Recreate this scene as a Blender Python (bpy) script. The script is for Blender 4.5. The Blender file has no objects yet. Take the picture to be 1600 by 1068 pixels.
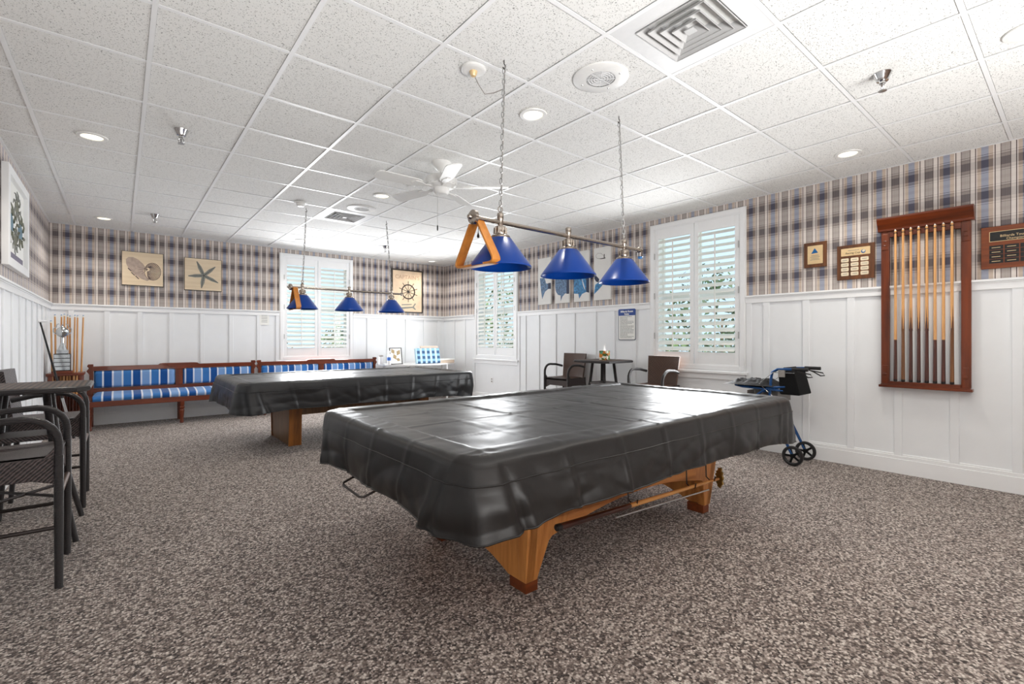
import bpy, bmesh, math, random
from mathutils import Vector, Matrix, noise
random.seed(7)
SC = bpy.context.scene
COL = SC.collection
PI = math.pi
# ------------------------------------------------------------------ room dimensions
XR, YB, XL, ZC = 5.5126, 9.0171, -0.7503, 2.8241      # inner faces of the walls, ceiling height
YN = -2.6                                              # an unseen wall added here shuts out the sky
RAIL = 1.7206
TILE, GX, GY = 0.6096, -0.4815, 3.4297
# ------------------------------------------------------------------ camera
cam = bpy.data.cameras.new('camera'); cam.sensor_width = 36.0; cam.lens = 741.2353/1600*36
cam.shift_y = -(534-529.0)/1600; cam.clip_start = 0.05; cam.clip_end = 200
camo = bpy.data.objects.new('camera', cam); COL.objects.link(camo)
camo.location = (0, 0, 1.2328); camo.rotation_euler = (PI/2, 0, -0.6903)
SC.camera = camo
# ------------------------------------------------------------------ world
w = bpy.data.worlds.new('sky'); SC.world = w; w.use_nodes = True
nt = w.node_tree; nt.nodes.clear()
wo = nt.nodes.new('ShaderNodeOutputWorld'); bg = nt.nodes.new('ShaderNodeBackground')
bg.inputs[0].default_value = (0.66, 0.82, 1.0, 1); bg.inputs[1].default_value = 1.3
nt.links.new(bg.outputs[0], wo.inputs[0])
# ------------------------------------------------------------------ daylight, added fill and exposure
def area_light(name, loc, rot, sx, sy, power, color=(1, 1, 1)):
    l = bpy.data.lights.new(name, 'AREA'); l.shape = 'RECTANGLE'; l.size = sx; l.size_y = sy
    l.energy = power; l.color = color
    o = bpy.data.objects.new(name, l); COL.objects.link(o); o.location = loc; o.rotation_euler = rot
    return o
# unseen fill lamp added behind the viewpoint, tilted up to brighten the ceiling
area_light('daylight', (1.5, -2.35, 0.6), (PI/2+0.95, 0, 0), 4.4, 1.4, 250, (1.0, 0.99, 0.97)).data.spread = math.radians(122)
# daylight entering by the three shuttered windows, turned down a little by the slats
for wx_, wy_, rot_, pw_ in ((XR-0.09, 3.10, (0, PI/2-0.06, 0), 40), (XR-0.09, 7.16, (0, PI/2-0.06, 0), 56), (2.80, YB-0.09, (-PI/2+0.06, 0, 0), 68)):
    area_light('window_daylight', (wx_, wy_, 1.50), rot_, 1.30 if rot_[1] else 1.1, 1.1 if rot_[1] else 1.30, pw_, (0.97, 0.985, 1.0)).data.spread = math.radians(165)
# sun on the lawn outside; the building's own shade keeps it off the windows
sun = bpy.data.lights.new('sun', 'SUN'); sun.energy = 9.0; sun.angle = 0.01; sun.color = (1, 0.96, 0.9)
so = bpy.data.objects.new('sun', sun); COL.objects.link(so); so.rotation_euler = (math.radians(32), 0, math.radians(-42))
SC.view_settings.view_transform = 'Standard'; SC.view_settings.look = 'None'
SC.view_settings.exposure = 0.14; SC.view_settings.gamma = 1.0; SC.view_settings.use_curve_mapping = False
SC.cycles.max_bounces = 10; SC.cycles.diffuse_bounces = 6; SC.cycles.transparent_max_bounces = 12
SC.cycles.sample_clamp_indirect = 4.0; SC.cycles.caustics_reflective = False; SC.cycles.caustics_refractive = False

# ================================================================== helpers
def s2l(c):
    return tuple(((v/255.0)/12.92 if v/255.0 <= 0.04045 else ((v/255.0+0.055)/1.055)**2.4) for v in c)
class NT:
    def __init__(s, name):
        s.m = bpy.data.materials.new(name); s.m.use_nodes = True
        s.t = s.m.node_tree; s.b = s.t.nodes['Principled BSDF']; s.out = s.t.nodes['Material Output']
    def n(s, typ, **kw):
        x = s.t.nodes.new(typ)
        for k, v in kw.items(): setattr(x, k, v)
        return x
    def l(s, a, b): s.t.links.new(a, b)
    def set(s, nodeinput, v):
        if hasattr(v, 'links') or hasattr(v, 'is_output'): s.l(v, nodeinput)
        else: nodeinput.default_value = v
    def math(s, op, a, b=0.0, c=None):
        x = s.n('ShaderNodeMath', operation=op); s.set(x.inputs[0], a); s.set(x.inputs[1], b)
        if c is not None: s.set(x.inputs[2], c)
        return x.outputs[0]
    def ramp(s, fac, stops, interp='LINEAR'):
        r = s.n('ShaderNodeValToRGB'); r.color_ramp.interpolation = interp
        e = r.color_ramp.elements
        while len(e) < len(stops): e.new(0.5)
        for i, (p, c) in enumerate(stops):
            e[i].position = p; e[i].color = (c[0], c[1], c[2], 1)
        s.l(fac, r.inputs[0]); return r.outputs[0]
    def mix(s, fac, a, b, mode='MIX'):
        x = s.n('ShaderNodeMix', data_type='RGBA', blend_type=mode)
        s.set(x.inputs[0], fac)
        for i, v in ((6, a), (7, b)):
            if isinstance(v, tuple): x.inputs[i].default_value = (v[0], v[1], v[2], 1)
            else: s.l(v, x.inputs[i])
        return x.outputs[2]
    def bump(s, h, strength=0.3, dist=0.002):
        b = s.n('ShaderNodeBump'); b.inputs['Strength'].default_value = strength; b.inputs['Distance'].default_value = dist
        s.l(h, b.inputs['Height']); s.l(b.outputs[0], s.b.inputs['Normal'])
    def obj(s): return s.n('ShaderNodeTexCoord').outputs['Object']
    def pos(s): return s.n('ShaderNodeNewGeometry').outputs['Position']
    def scale(s, v, sc):
        x = s.n('ShaderNodeMapping'); s.l(v, x.inputs[0]); x.inputs['Scale'].default_value = sc; return x.outputs[0]
    def noise(s, v, sc, detail=2.0, rough=0.5):
        x = s.n('ShaderNodeTexNoise'); s.l(v, x.inputs['Vector']); x.inputs['Scale'].default_value = sc
        x.inputs['Detail'].default_value = detail; x.inputs['Roughness'].default_value = rough; return x.outputs['Fac']
    def base(s, c):
        if isinstance(c, tuple): s.b.inputs['Base Color'].default_value = (c[0], c[1], c[2], 1)
        else: s.l(c, s.b.inputs['Base Color'])
        return s
    def pr(s, **kw):
        for k, v in kw.items(): s.b.inputs[k.replace('_', ' ')].default_value = v
        return s
def plain(name, rgb, rough=0.5, metal=0.0, var=0.06, scale=30.0, spec=0.5):
    k = NT(name); c = s2l(rgb)
    f = k.noise(k.obj(), scale, 3.0)
    k.base(k.ramp(f, [(0.3, tuple(v*(1-var) for v in c)), (0.7, tuple(min(1, v*(1+var)) for v in c))]))
    k.pr(Roughness=rough, Metallic=metal, Specular_IOR_Level=spec)
    return k.m
def wood(name, dark, light, rough=0.35, axis='z', freq=14.0, spec=0.5, coat=0.0):
    k = NT(name)
    sc = {'z': (1, 1, 0.08), 'x': (0.08, 1, 1), 'y': (1, 0.08, 1)}[axis]
    v = k.scale(k.obj(), sc)
    f = k.noise(v, freq*2.2, 6.0, 0.6); g = k.noise(v, freq*0.6, 2.0)
    h = k.math('ADD', k.math('MULTIPLY', f, 0.65), k.math('MULTIPLY', g, 0.35))
    k.base(k.ramp(h, [(0.32, s2l(dark)), (0.62, s2l(light))]))
    k.pr(Roughness=rough, Specular_IOR_Level=spec, Coat_Weight=coat); k.bump(f, 0.15, 0.001)
    return k.m
M = {}
M['white'] = plain('white_paint', (236, 238, 240), 0.45, var=0.012, scale=6, spec=0.35)
M['trimwhite'] = plain('trim_paint', (240, 241, 242), 0.38, var=0.01, scale=8, spec=0.4)
M['louver'] = plain('shutter_paint', (238, 238, 234), 0.4, var=0.01, scale=8, spec=0.4)
M['fixture'] = plain('fixture_white', (232, 232, 230), 0.4, var=0.02)
M['metalwhite'] = plain('vent_white', (222, 223, 224), 0.38, var=0.02)
M['ventgrey'] = plain('vent_blade_grey', (190, 190, 190), 0.45, var=0.02)
M['black'] = plain('black_void', (14, 14, 14), 0.8)
M['rubber'] = plain('black_rubber', (24, 23, 24), 0.6)
M['chrome'] = plain('chrome', (205, 205, 205), 0.12, 1.0, var=0.02)
M['nickel'] = plain('brushed_nickel', (168, 158, 148), 0.24, 1.0, var=0.05)
M['steel'] = plain('steel', (190, 190, 190), 0.3, 1.0, var=0.04)
M['brass'] = plain('brass', (178, 146, 82), 0.35, 1.0, var=0.08)
M['blueshade'] = plain('blue_shade_enamel', (0, 56, 138), 0.3, 0.0, var=0.03, scale=4, spec=0.3)
M['oak'] = wood('honey_oak', (178, 108, 48), (220, 152, 84), 0.36, 'z', 16)
M['oakx'] = wood('honey_oak_along', (178, 108, 48), (216, 148, 82), 0.36, 'x', 16)
M['footwood'] = wood('foot_wood', (92, 40, 18), (132, 66, 30), 0.35, 'x', 16)
M['walnut'] = wood('walnut', (84, 58, 36), (128, 92, 58), 0.4, 'z', 18)
M['walnutedge'] = wood('walnut_edge', (92, 52, 18), (158, 98, 40), 0.36, 'z', 10)
M['cherry'] = wood('cherry', (62, 24, 8), (122, 54, 18), 0.3, 'z', 10, coat=0.1)
M['cherryx'] = wood('cherry_along', (56, 22, 8), (112, 48, 16), 0.3, 'x', 10, coat=0.1)
M['mahog'] = wood('mahogany', (66, 24, 8), (120, 50, 18), 0.34, 'x', 10, coat=0.1)
M['mahogz'] = wood('mahogany_upright', (66, 24, 8), (120, 50, 18), 0.34, 'z', 10, coat=0.1)
M['plaque'] = wood('plaque_walnut', (58, 32, 14), (112, 68, 36), 0.4, 'z', 14)
M['plaquered'] = wood('plaque_cherry', (86, 36, 10), (134, 66, 24), 0.35, 'x', 12)
M['maple'] = wood('maple', (196, 138, 80), (226, 174, 116), 0.32, 'z', 18)
M['maplex'] = wood('maple_along', (170, 110, 50), (212, 152, 84), 0.3, 'x', 18)
M['rackwood'] = wood('triangle_wood', (176, 104, 34), (208, 136, 58), 0.35, 'z', 16)
M['butt'] = wood('cue_butt', (52, 24, 18), (92, 44, 30), 0.3, 'z', 16)
M['butt2'] = wood('cue_butt_light', (92, 54, 26), (132, 84, 44), 0.3, 'z', 16)
M['buttx'] = wood('bridge_butt', (38, 18, 12), (70, 34, 24), 0.3, 'x', 16)
M['pic'] = wood('pine_board', (214, 192, 160), (232, 214, 186), 0.6, 'x', 10)
M['inkpurple'] = plain('ink_purple_grey', (96, 82, 88), 0.7, var=0.2, scale=60)
M['inklight'] = plain('ink_light_grey', (176, 158, 146), 0.7, var=0.15, scale=25)
M['inkgreen'] = plain('ink_sea_grey', (132, 134, 128), 0.7, var=0.15, scale=80)
M['inkdark'] = plain('ink_dark', (52, 46, 44), 0.7)
M['parch'] = plain('parchment', (228, 202, 172), 0.65, var=0.12, scale=5)
M['parchink'] = plain('parchment_ink', (196, 160, 132), 0.7)
M['darkframe'] = plain('dark_frame', (48, 40, 34), 0.4)
M['canvas'] = plain('canvas_white', (222, 221, 218), 0.7, var=0.03, scale=8)
M['fish1'] = plain('fish_blue', (88, 116, 148), 0.6, var=0.5, scale=45)
M['fish2'] = plain('fish_bright_blue', (52, 120, 168), 0.6, var=0.55, scale=35)
M['fish3'] = plain('fish_navy', (20, 34, 66), 0.6)
M['paper'] = plain('paper', (236, 236, 232), 0.6, var=0.01)
M['printgrey'] = plain('print_grey', (120, 120, 120), 0.7, var=0.3, scale=180)
M['signblue'] = plain('sign_blue', (28, 66, 140), 0.4)
M['signedge'] = plain('sign_edge', (58, 66, 84), 0.4)
M['gold'] = plain('plate_gold', (224, 196, 150), 0.4, 0.35, var=0.08, scale=12)
M['plateblack'] = plain('plate_black', (16, 14, 14), 0.3)
M['platecream'] = plain('plate_cream', (226, 212, 184), 0.4, 0.1, var=0.08)
M['teal'] = plain('emblem_blue', (16, 92, 150), 0.4)
M['frontwall'] = plain('brown_wall', (120, 94, 78), 0.6)
M['leather'] = plain('walker_black', (8, 8, 9), 0.75, spec=0.2)
M['walkerblue'] = plain('walker_blue', (34, 78, 132), 0.25, 0.4)
M['greycap'] = plain('grey_plastic', (146, 142, 138), 0.4)
M['whiteplastic'] = plain('white_plastic', (236, 236, 236), 0.35, var=0.01)
M['label'] = plain('label_blue', (60, 110, 190), 0.4)
M['beige'] = wood('beige_wood', (176, 156, 138), (206, 188, 168), 0.5, 'x', 12)
M['tissue'] = plain('tissue', (246, 246, 246), 0.8, var=0.01)
M['khaki'] = plain('leaf_print', (158, 136, 96), 0.6, var=0.25, scale=40)
M['white_tip'] = plain('cue_ferrule', (236, 232, 220), 0.4)
M['silver'] = plain('silver', (200, 204, 206), 0.14, 1.0, var=0.05)
M['chalkblue'] = plain('chalk_blue', (70, 130, 190), 0.8)
M['crab'] = plain('crab_blue', (96, 126, 142), 0.6, var=0.35, scale=25)
M['crabdark'] = plain('crab_olive', (110, 112, 96), 0.6, var=0.3, scale=30)
M['crabpurple'] = plain('print_purple', (112, 106, 124), 0.6)
M['hinge'] = plain('hinge_grey', (190, 190, 188), 0.4, 0.5)

def m_carpet():
    k = NT('carpet'); p = k.pos()
    v = k.n('ShaderNodeTexVoronoi'); k.l(p, v.inputs['Vector']); v.inputs['Scale'].default_value = 105
    cr = k.n('ShaderNodeSeparateColor'); k.l(v.outputs['Color'], cr.inputs[0])
    f = k.noise(p, 46, 3.0, 0.6)
    g = k.math('ADD', k.math('MULTIPLY', cr.outputs[0], 0.72), k.math('MULTIPLY', f, 0.42))
    c = k.ramp(g, [(0.20, s2l((52, 44, 41))), (0.42, s2l((112, 99, 93))), (0.64, s2l((168, 153, 145))), (0.90, s2l((230, 219, 210)))])
    dk = k.ramp(v.outputs['Distance'], [(0.10, (1, 1, 1)), (0.75, (0.50, 0.49, 0.48))])
    k.base(k.mix(1.0, c, dk, 'MULTIPLY')); k.pr(Roughness=0.95, Specular_IOR_Level=0.15, Sheen_Weight=0.15)
    k.bump(k.math('SUBTRACT', 1.0, v.outputs['Distance']), 0.7, 0.006)
    return k.m
M['carpet'] = m_carpet()
def m_tile():
    k = NT('ceiling_tile'); p = k.pos()
    a = k.noise(k.scale(p, (1, 1, 0.2)), 135, 3.0, 0.62)
    b = k.noise(k.scale(p, (1, 1, 0.2)), 70, 4.0, 0.7)
    pits = k.ramp(a, [(0.355, (0, 0, 0)), (0.40, (1, 1, 1))])
    pits2 = k.ramp(b, [(0.335, (0, 0, 0)), (0.365, (1, 1, 1))])
    hh = k.mix(1.0, pits, pits2, 'MULTIPLY')
    k.base(k.mix(hh, s2l((146, 146, 144)), s2l((236, 236, 234)))); k.pr(Roughness=0.9, Specular_IOR_Level=0.1)
    k.bump(hh, 0.5, 0.002)
    return k.m
M['tile'] = m_tile()
def m_plaid(name, ax, off):
    k = NT(name); sp = k.n('ShaderNodeSeparateXYZ'); k.l(k.obj(), sp.inputs[0])
    P = 0.2360
    u = k.math('FRACT', k.math('DIVIDE', k.math('SUBTRACT', sp.outputs[ax], off), P))      # 0 = centre of a blue stripe
    v = k.math('FRACT', k.math('DIVIDE', k.math('SUBTRACT', sp.outputs[2], 2.6785), 0.2580))  # 0 = centre of a dark band
    cream, tan, blue, grey, ln = s2l((210, 202, 196)), s2l((196, 180, 166)), s2l((158, 162, 177)), s2l((174, 166, 161)), s2l((70, 54, 52))
    lt = s2l((220, 212, 206))
    col = k.ramp(u, [(0.0, blue), (0.088, tan), (0.19, lt), (0.222, ln), (0.245, lt), (0.360, ln), (0.376, grey), (0.43, s2l((170, 160, 156))), (0.445, grey),
                     (0.50, s2l((166, 156, 152))), (0.515, grey), (0.56, s2l((170, 160, 156))), (0.572, grey), (0.596, ln), (0.611, lt), (0.731, ln), (0.754, lt), (0.79, tan), (0.905, blue)], 'CONSTANT')
    W = (1, 1, 1); d = (0.25, 0.235, 0.27); md = (0.62, 0.60, 0.60); th = (0.34, 0.32, 0.34)
    row = k.ramp(v, [(0.0, d), (0.125, md), (0.205, th), (0.218, md), (0.245, W), (0.285, th), (0.297, W), (0.45, (0.93, 0.92, 0.92)), (0.55, W), (0.70, th), (0.712, W), (0.755, md), (0.79, th), (0.803, md), (0.875, d)], 'CONSTANT')
    g = lambda q: (q, q, q)
    wt = k.ramp(u, [(0.0, g(1.0)), (0.088, g(0.85)), (0.19, g(0.36)), (0.226, g(0.5)), (0.243, g(0.38)), (0.376, g(0.85)), (0.611, g(0.38)), (0.735, g(0.5)), (0.752, g(0.36)), (0.79, g(0.85)), (0.905, g(1.0))], 'CONSTANT')
    rw = k.mix(wt, W, row)
    k.base(k.mix(1.0, col, rw, 'MULTIPLY')); k.pr(Roughness=0.7, Specular_IOR_Level=0.2)
    return k.m
M['plaid_right'] = m_plaid('plaid_wallpaper_right', 1, 0.535)
M['plaid_back'] = m_plaid('plaid_wallpaper_back', 0, -0.566)
M['plaid_left'] = m_plaid('plaid_wallpaper_left', 1, 0.535)
def m_vinyl(name, c, rough):
    k = NT(name); p = k.obj()
    a = k.noise(p, 9, 4.0, 0.55); b = k.noise(p, 320, 2.0)
    k.base(k.ramp(a, [(0.3, tuple(x*0.8 for x in s2l(c))), (0.7, s2l(c))])); k.pr(Specular_IOR_Level=0.5)
    r = k.n('ShaderNodeMapRange'); k.l(a, r.inputs[0]); r.inputs[3].default_value = rough-0.05; r.inputs[4].default_value = rough+0.07
    k.l(r.outputs[0], k.b.inputs['Roughness'])
    k.bump(k.math('ADD', k.math('MULTIPLY', a, 1.0), k.math('MULTIPLY', b, 0.06)), 0.13, 0.008)
    return k.m
M['vinyl'] = m_vinyl('black_vinyl', (20, 16, 15), 0.38)
M['vinyl2'] = m_vinyl('charcoal_vinyl', (30, 31, 34), 0.36)
def m_wicker(name, dark, light, sc=95.0):
    k = NT(name); p = k.obj()
    a = k.n('ShaderNodeTexWave', wave_type='BANDS', bands_direction='DIAGONAL'); k.l(p, a.inputs[0]); a.inputs['Scale'].default_value = sc*0.36
    a.inputs['Distortion'].default_value = 1.5; a.inputs['Detail'].default_value = 1.0
    b = k.n('ShaderNodeTexChecker'); k.l(p, b.inputs[0]); b.inputs['Scale'].default_value = sc*0.6
    f = k.math('ADD', k.math('MULTIPLY', a.outputs['Fac'], 0.75), k.math('MULTIPLY', b.outputs['Fac'], 0.25))
    k.base(k.ramp(f, [(0.15, s2l(dark)), (0.85, s2l(light))])); k.pr(Roughness=0.42); k.bump(f, 0.8, 0.004)
    return k.m
M['wicker'] = m_wicker('dark_wicker', (14, 11, 11), (92, 79, 78))
M['wickerbrown'] = m_wicker('brown_wicker', (22, 13, 10), (104, 74, 58))
def m_wrap():
    k = NT('wicker_wrap'); p = k.obj()
    a = k.n('ShaderNodeTexWave', wave_type='BANDS', bands_direction='Z'); k.l(p, a.inputs[0]); a.inputs['Scale'].default_value = 55
    a.inputs['Distortion'].default_value = 0.6
    k.base(k.ramp(a.outputs['Fac'], [(0.1, s2l((12, 10, 11))), (0.9, s2l((46, 39, 40)))])); k.pr(Roughness=0.3); k.bump(a.outputs['Fac'], 0.6, 0.003)
    return k.m
M['wrap'] = m_wrap()
def m_top():
    k = NT('woven_top'); p = k.obj()
    a = k.n('ShaderNodeTexWave', wave_type='BANDS', bands_direction='X'); k.l(p, a.inputs[0]); a.inputs['Scale'].default_value = 11
    a.inputs['Distortion'].default_value = 0.8; a.inputs['Detail'].default_value = 1.0
    k.base(k.ramp(a.outputs['Fac'], [(0.1, s2l((20, 13, 10))), (0.6, s2l((84, 64, 52)))])); k.pr(Roughness=0.5, Specular_IOR_Level=0.3); k.bump(a.outputs['Fac'], 0.6, 0.004)
    return k.m
M['woventop'] = m_top()
M['darkmetal'] = plain('dark_brown_metal', (44, 36, 34), 0.35, 0.3)
M['barbrown'] = plain('footrest_bar', (96, 78, 68), 0.4, 0.2)
def m_stripe():
    k = NT('blue_striped_fabric'); sp = k.n('ShaderNodeSeparateXYZ'); k.l(k.obj(), sp.inputs[0])
    u = k.math('FRACT', k.math('DIVIDE', k.math('ADD', sp.outputs[0], 0.02), 0.321))
    wv, dk, lt, md = s2l((222, 226, 236)), s2l((20, 78, 146)), s2l((120, 156, 204)), s2l((56, 116, 182))
    c = k.ramp(u, [(0.0, md), (0.270, wv), (0.3333, dk), (0.603, wv), (0.6667, lt), (0.936, wv)], 'CONSTANT')
    f = k.noise(k.obj(), 260, 2.0)
    k.base(c); k.pr(Roughness=0.8, Specular_IOR_Level=0.2, Sheen_Weight=0.2); k.bump(f, 0.2, 0.001)
    return k.m
M['stripe'] = m_stripe()
def m_gingham():
    k = NT('blue_gingham'); sp = k.n('ShaderNodeSeparateXYZ'); k.l(k.obj(), sp.inputs[0])
    P = 0.105
    a = k.math('LESS_THAN', k.math('FRACT', k.math('DIVIDE', k.math('ADD', sp.outputs[0], 0.02), P)), 0.58)
    b = k.math('LESS_THAN', k.math('FRACT', k.math('DIVIDE', k.math('ADD', sp.outputs[2], 0.02), P)), 0.55)
    c = k.mix(a, s2l((176, 204, 222)), s2l((124, 172, 206)))
    k.base(k.mix(k.math('MULTIPLY', a, b), c, s2l((36, 76, 116)))); k.pr(Roughness=0.7)
    return k.m
M['gingham'] = m_gingham()
def m_tissuebox():
    k = NT('tissue_box_print'); v = k.n('ShaderNodeTexVoronoi'); k.l(k.obj(), v.inputs['Vector']); v.inputs['Scale'].default_value = 26
    cr = k.n('ShaderNodeSeparateColor'); k.l(v.outputs['Color'], cr.inputs[0])
    k.base(k.ramp(cr.outputs[0], [(0.0, s2l((210, 130, 40))), (0.22, s2l((72, 104, 48))), (0.42, s2l((236, 232, 214))), (0.62, s2l((84, 160, 128))), (0.8, s2l((92, 50, 28)))], 'CONSTANT'))
    k.pr(Roughness=0.5); return k.m
M['tissuebox'] = m_tissuebox()
def m_jacket():
    k = NT('crumpled_black_nylon'); a = k.noise(k.obj(), 14, 5.0, 0.6)
    k.base(k.ramp(a, [(0.3, s2l((20, 20, 21))), (0.7, s2l((44, 42, 43)))])); k.pr(Roughness=0.65, Specular_IOR_Level=0.3); k.bump(a, 0.6, 0.01)
    return k.m
M['jacket'] = m_jacket()
def m_emit(name, c, st):
    k = NT(name); k.b.inputs['Emission Color'].default_value = (c[0], c[1], c[2], 1); k.b.inputs['Emission Strength'].default_value = st
    k.base((0.9, 0.88, 0.8)); return k.m
M['lens'] = m_emit('downlight_lens', (1.0, 0.90, 0.66), 1.9)
M['lenslow'] = m_emit('downlight_lens_dim', (1.0, 0.97, 0.88), 1.1)
def m_glass():
    k = NT('window_glass'); t = k.n('ShaderNodeBsdfTransparent'); g = k.n('ShaderNodeBsdfGlossy'); g.inputs['Roughness'].default_value = 0.02
    t.inputs[0].default_value = (0.93, 0.96, 0.96, 1)
    x = k.n('ShaderNodeMixShader'); x.inputs[0].default_value = 0.06
    k.l(t.outputs[0], x.inputs[1]); k.l(g.outputs[0], x.inputs[2]); k.l(x.outputs[0], k.out.inputs[0]); return k.m
M['glass'] = m_glass()
M['grass'] = plain('lawn', (122, 134, 78), 0.9, var=0.25, scale=9)
M['pavement'] = plain('pale_paving', (214, 206, 192), 0.8, var=0.06, scale=5)
M['leaf'] = plain('leaf_green', (74, 98, 44), 0.6, var=0.4, scale=3)
M['leaf2'] = plain('leaf_dark_green', (52, 76, 40), 0.6, var=0.4, scale=3)
M['bark'] = plain('bark', (96, 80, 64), 0.9, var=0.2)

class MB:
    def __init__(s): s.bm = bmesh.new(); s.mi = 0
    def f(s, vs):
        try: fc = s.bm.faces.new(vs)
        except ValueError: return None
        fc.material_index = s.mi; return fc
    def box(s, a, b):
        x0, y0, z0 = a; x1, y1, z1 = b
        v = [s.bm.verts.new(p) for p in ((x0,y0,z0),(x1,y0,z0),(x1,y1,z0),(x0,y1,z0),(x0,y0,z1),(x1,y0,z1),(x1,y1,z1),(x0,y1,z1))]
        for q in ((0,3,2,1),(4,5,6,7),(0,1,5,4),(1,2,6,5),(2,3,7,6),(3,0,4,7)): s.f([v[i] for i in q])
        return s
    def prism(s, pts, axis, a, b):
        def P(p, t): return {'x': (t, p[0], p[1]), 'y': (p[0], t, p[1]), 'z': (p[0], p[1], t)}[axis]
        A = [s.bm.verts.new(P(p, a)) for p in pts]; B = [s.bm.verts.new(P(p, b)) for p in pts]; n = len(pts)
        s.f(A); s.f(B[::-1])
        for i in range(n): s.f([A[i], B[i], B[(i+1) % n], A[(i+1) % n]])
        return s
    def tube(s, pts, r, n=8, closed=False, cap=True):
        P = [Vector(p) for p in pts]; m = len(P); rings = []; up = None
        for i in range(m):
            if closed: t = P[(i+1) % m]-P[i-1]
            else: t = P[min(i+1, m-1)]-P[max(i-1, 0)]
            t = t.normalized() if t.length > 1e-9 else Vector((0, 0, 1))
            if up is None:
                up = Vector((0, 0, 1)) if abs(t.z) < 0.9 else Vector((1, 0, 0))
            u = (up - t*up.dot(t)); u = u.normalized() if u.length > 1e-6 else t.orthogonal().normalized()
            up = u; v = t.cross(u); rr = r[i] if isinstance(r, (list, tuple)) else r
            rings.append([s.bm.verts.new(P[i]+(u*math.cos(2*PI*k/n)+v*math.sin(2*PI*k/n))*rr) for k in range(n)])
        for i in range(m if closed else m-1):
            a, b = rings[i], rings[(i+1) % m]
            for k in range(n): s.f([a[k], a[(k+1) % n], b[(k+1) % n], b[k]])
        if cap and not closed: s.f(rings[0][::-1]); s.f(rings[-1])
        return s
    def lathe(s, prof, c=(0, 0, 0), n=20, axis='z', cap=True):
        rings = []
        for r, h in prof:
            ring = []
            for k in range(n):
                a = 2*PI*k/n; x, y = r*math.cos(a), r*math.sin(a)
                p = {'z': (x, y, h), 'y': (x, h, y), 'x': (h, x, y)}[axis]
                ring.append(s.bm.verts.new((p[0]+c[0], p[1]+c[1], p[2]+c[2])))
            rings.append(ring)
        for a, b in zip(rings, rings[1:]):
            for k in range(n): s.f([a[k], a[(k+1) % n], b[(k+1) % n], b[k]])
        if cap: s.f(rings[0][::-1]); s.f(rings[-1])
        return s
    def grid(s, fn, nu, nv, closeu=False):
        V = [[s.bm.verts.new(fn(i/(nu if closeu else nu-1), j/(nv-1))) for j in range(nv)] for i in range(nu)]
        for i in range(nu if closeu else nu-1):
            for j in range(nv-1):
                i2 = (i+1) % nu; s.f([V[i][j], V[i2][j], V[i2][j+1], V[i][j+1]])
        return V
    def mesh(s, name, mats, smooth=True, angle=38):
        bmesh.ops.recalc_face_normals(s.bm, faces=s.bm.faces)
        me = bpy.data.meshes.new(name); s.bm.to_mesh(me); s.bm.free()
        for m in (mats if isinstance(mats, (list, tuple)) else [mats]): me.materials.append(M[m] if isinstance(m, str) else m)
        if smooth:
            me.shade_smooth(); me.set_sharp_from_angle(angle=math.radians(angle))
        return me
    def build(s, name, mats, parent=None, smooth=True, bevel=0.0, angle=38, loc=None):
        o = bpy.data.objects.new(name, s.mesh(name, mats, smooth, angle)); COL.objects.link(o)
        if parent: o.parent = parent
        if loc: o.location = loc
        if bevel:
            b = o.modifiers.new('bevel', 'BEVEL'); b.width = bevel; b.segments = 2; b.limit_method = 'ANGLE'
        return o
def tag(o, label=None, cat=None, group=None, kind=None):
    if label: o['label'] = label
    if cat: o['category'] = cat
    if group: o['group'] = group
    if kind: o['kind'] = kind
    return o
def empty(name, loc=(0, 0, 0), rz=0.0, label=None, cat=None, group=None, kind=None):
    o = bpy.data.objects.new(name, None); COL.objects.link(o); o.empty_display_size = 0.05
    o.location = loc; o.rotation_euler = (0, 0, rz); return tag(o, label, cat, group, kind)
def inst(name, me, loc, parent=None, rot=(0, 0, 0)):
    o = bpy.data.objects.new(name, me); COL.objects.link(o); o.location = loc; o.rotation_euler = rot
    if parent: o.parent = parent
    return o
def dup(o, parent=None):
    c = o.copy(); COL.objects.link(c)
    if parent: c.parent = parent
    for ch in list(o.children): dup(ch, c)
    return c
def dup_thing(root, loc, rz, label, group=None):
    r = dup(root); r.location = loc; r.rotation_euler = (0, 0, rz); r['label'] = label
    if group: r['group'] = group
    return r
ROT = {'back': 0.0, 'right': -PI/2, 'left': PI/2}
def wall_thing(name, wall, u, z, label, cat, group=None, kind=None):
    # local axes: x to a viewer's right along the wall, y into the wall, z up
    loc = {'back': (u, YB, z), 'right': (XR, u, z), 'left': (XL, u, z)}[wall]
    return empty(name, loc, ROT[wall], label, cat, group, kind)
def text(name, body, size, parent, loc, mat, align='CENTER', ext=0.0006, bold=0.0):
    c = bpy.data.curves.new(name, 'FONT'); c.body = body; c.size = size; c.align_x = align; c.align_y = 'CENTER'
    c.extrude = ext; c.offset = bold; c.resolution_u = 3; c.materials.append(M[mat])
    f = bpy.data.objects.new(name, c); me = bpy.data.meshes.new_from_object(f); bpy.data.objects.remove(f)
    o = bpy.data.objects.new(name, me); COL.objects.link(o); o.parent = parent; o.location = loc; o.rotation_euler = (PI/2, 0, 0)
    return o
def arc(cx, cy, r, a0, a1, n):
    return [(cx+r*math.cos(a0+(a1-a0)*i/n), cy+r*math.sin(a0+(a1-a0)*i/n)) for i in range(n+1)]
def rrect(x0, z0, x1, z1, r, n=4):
    return arc(x1-r, z1-r, r, 0, PI/2, n)+arc(x0+r, z1-r, r, PI/2, PI, n)+arc(x0+r, z0+r, r, PI, 1.5*PI, n)+arc(x1-r, z0+r, r, 1.5*PI, 2*PI, n)
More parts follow.
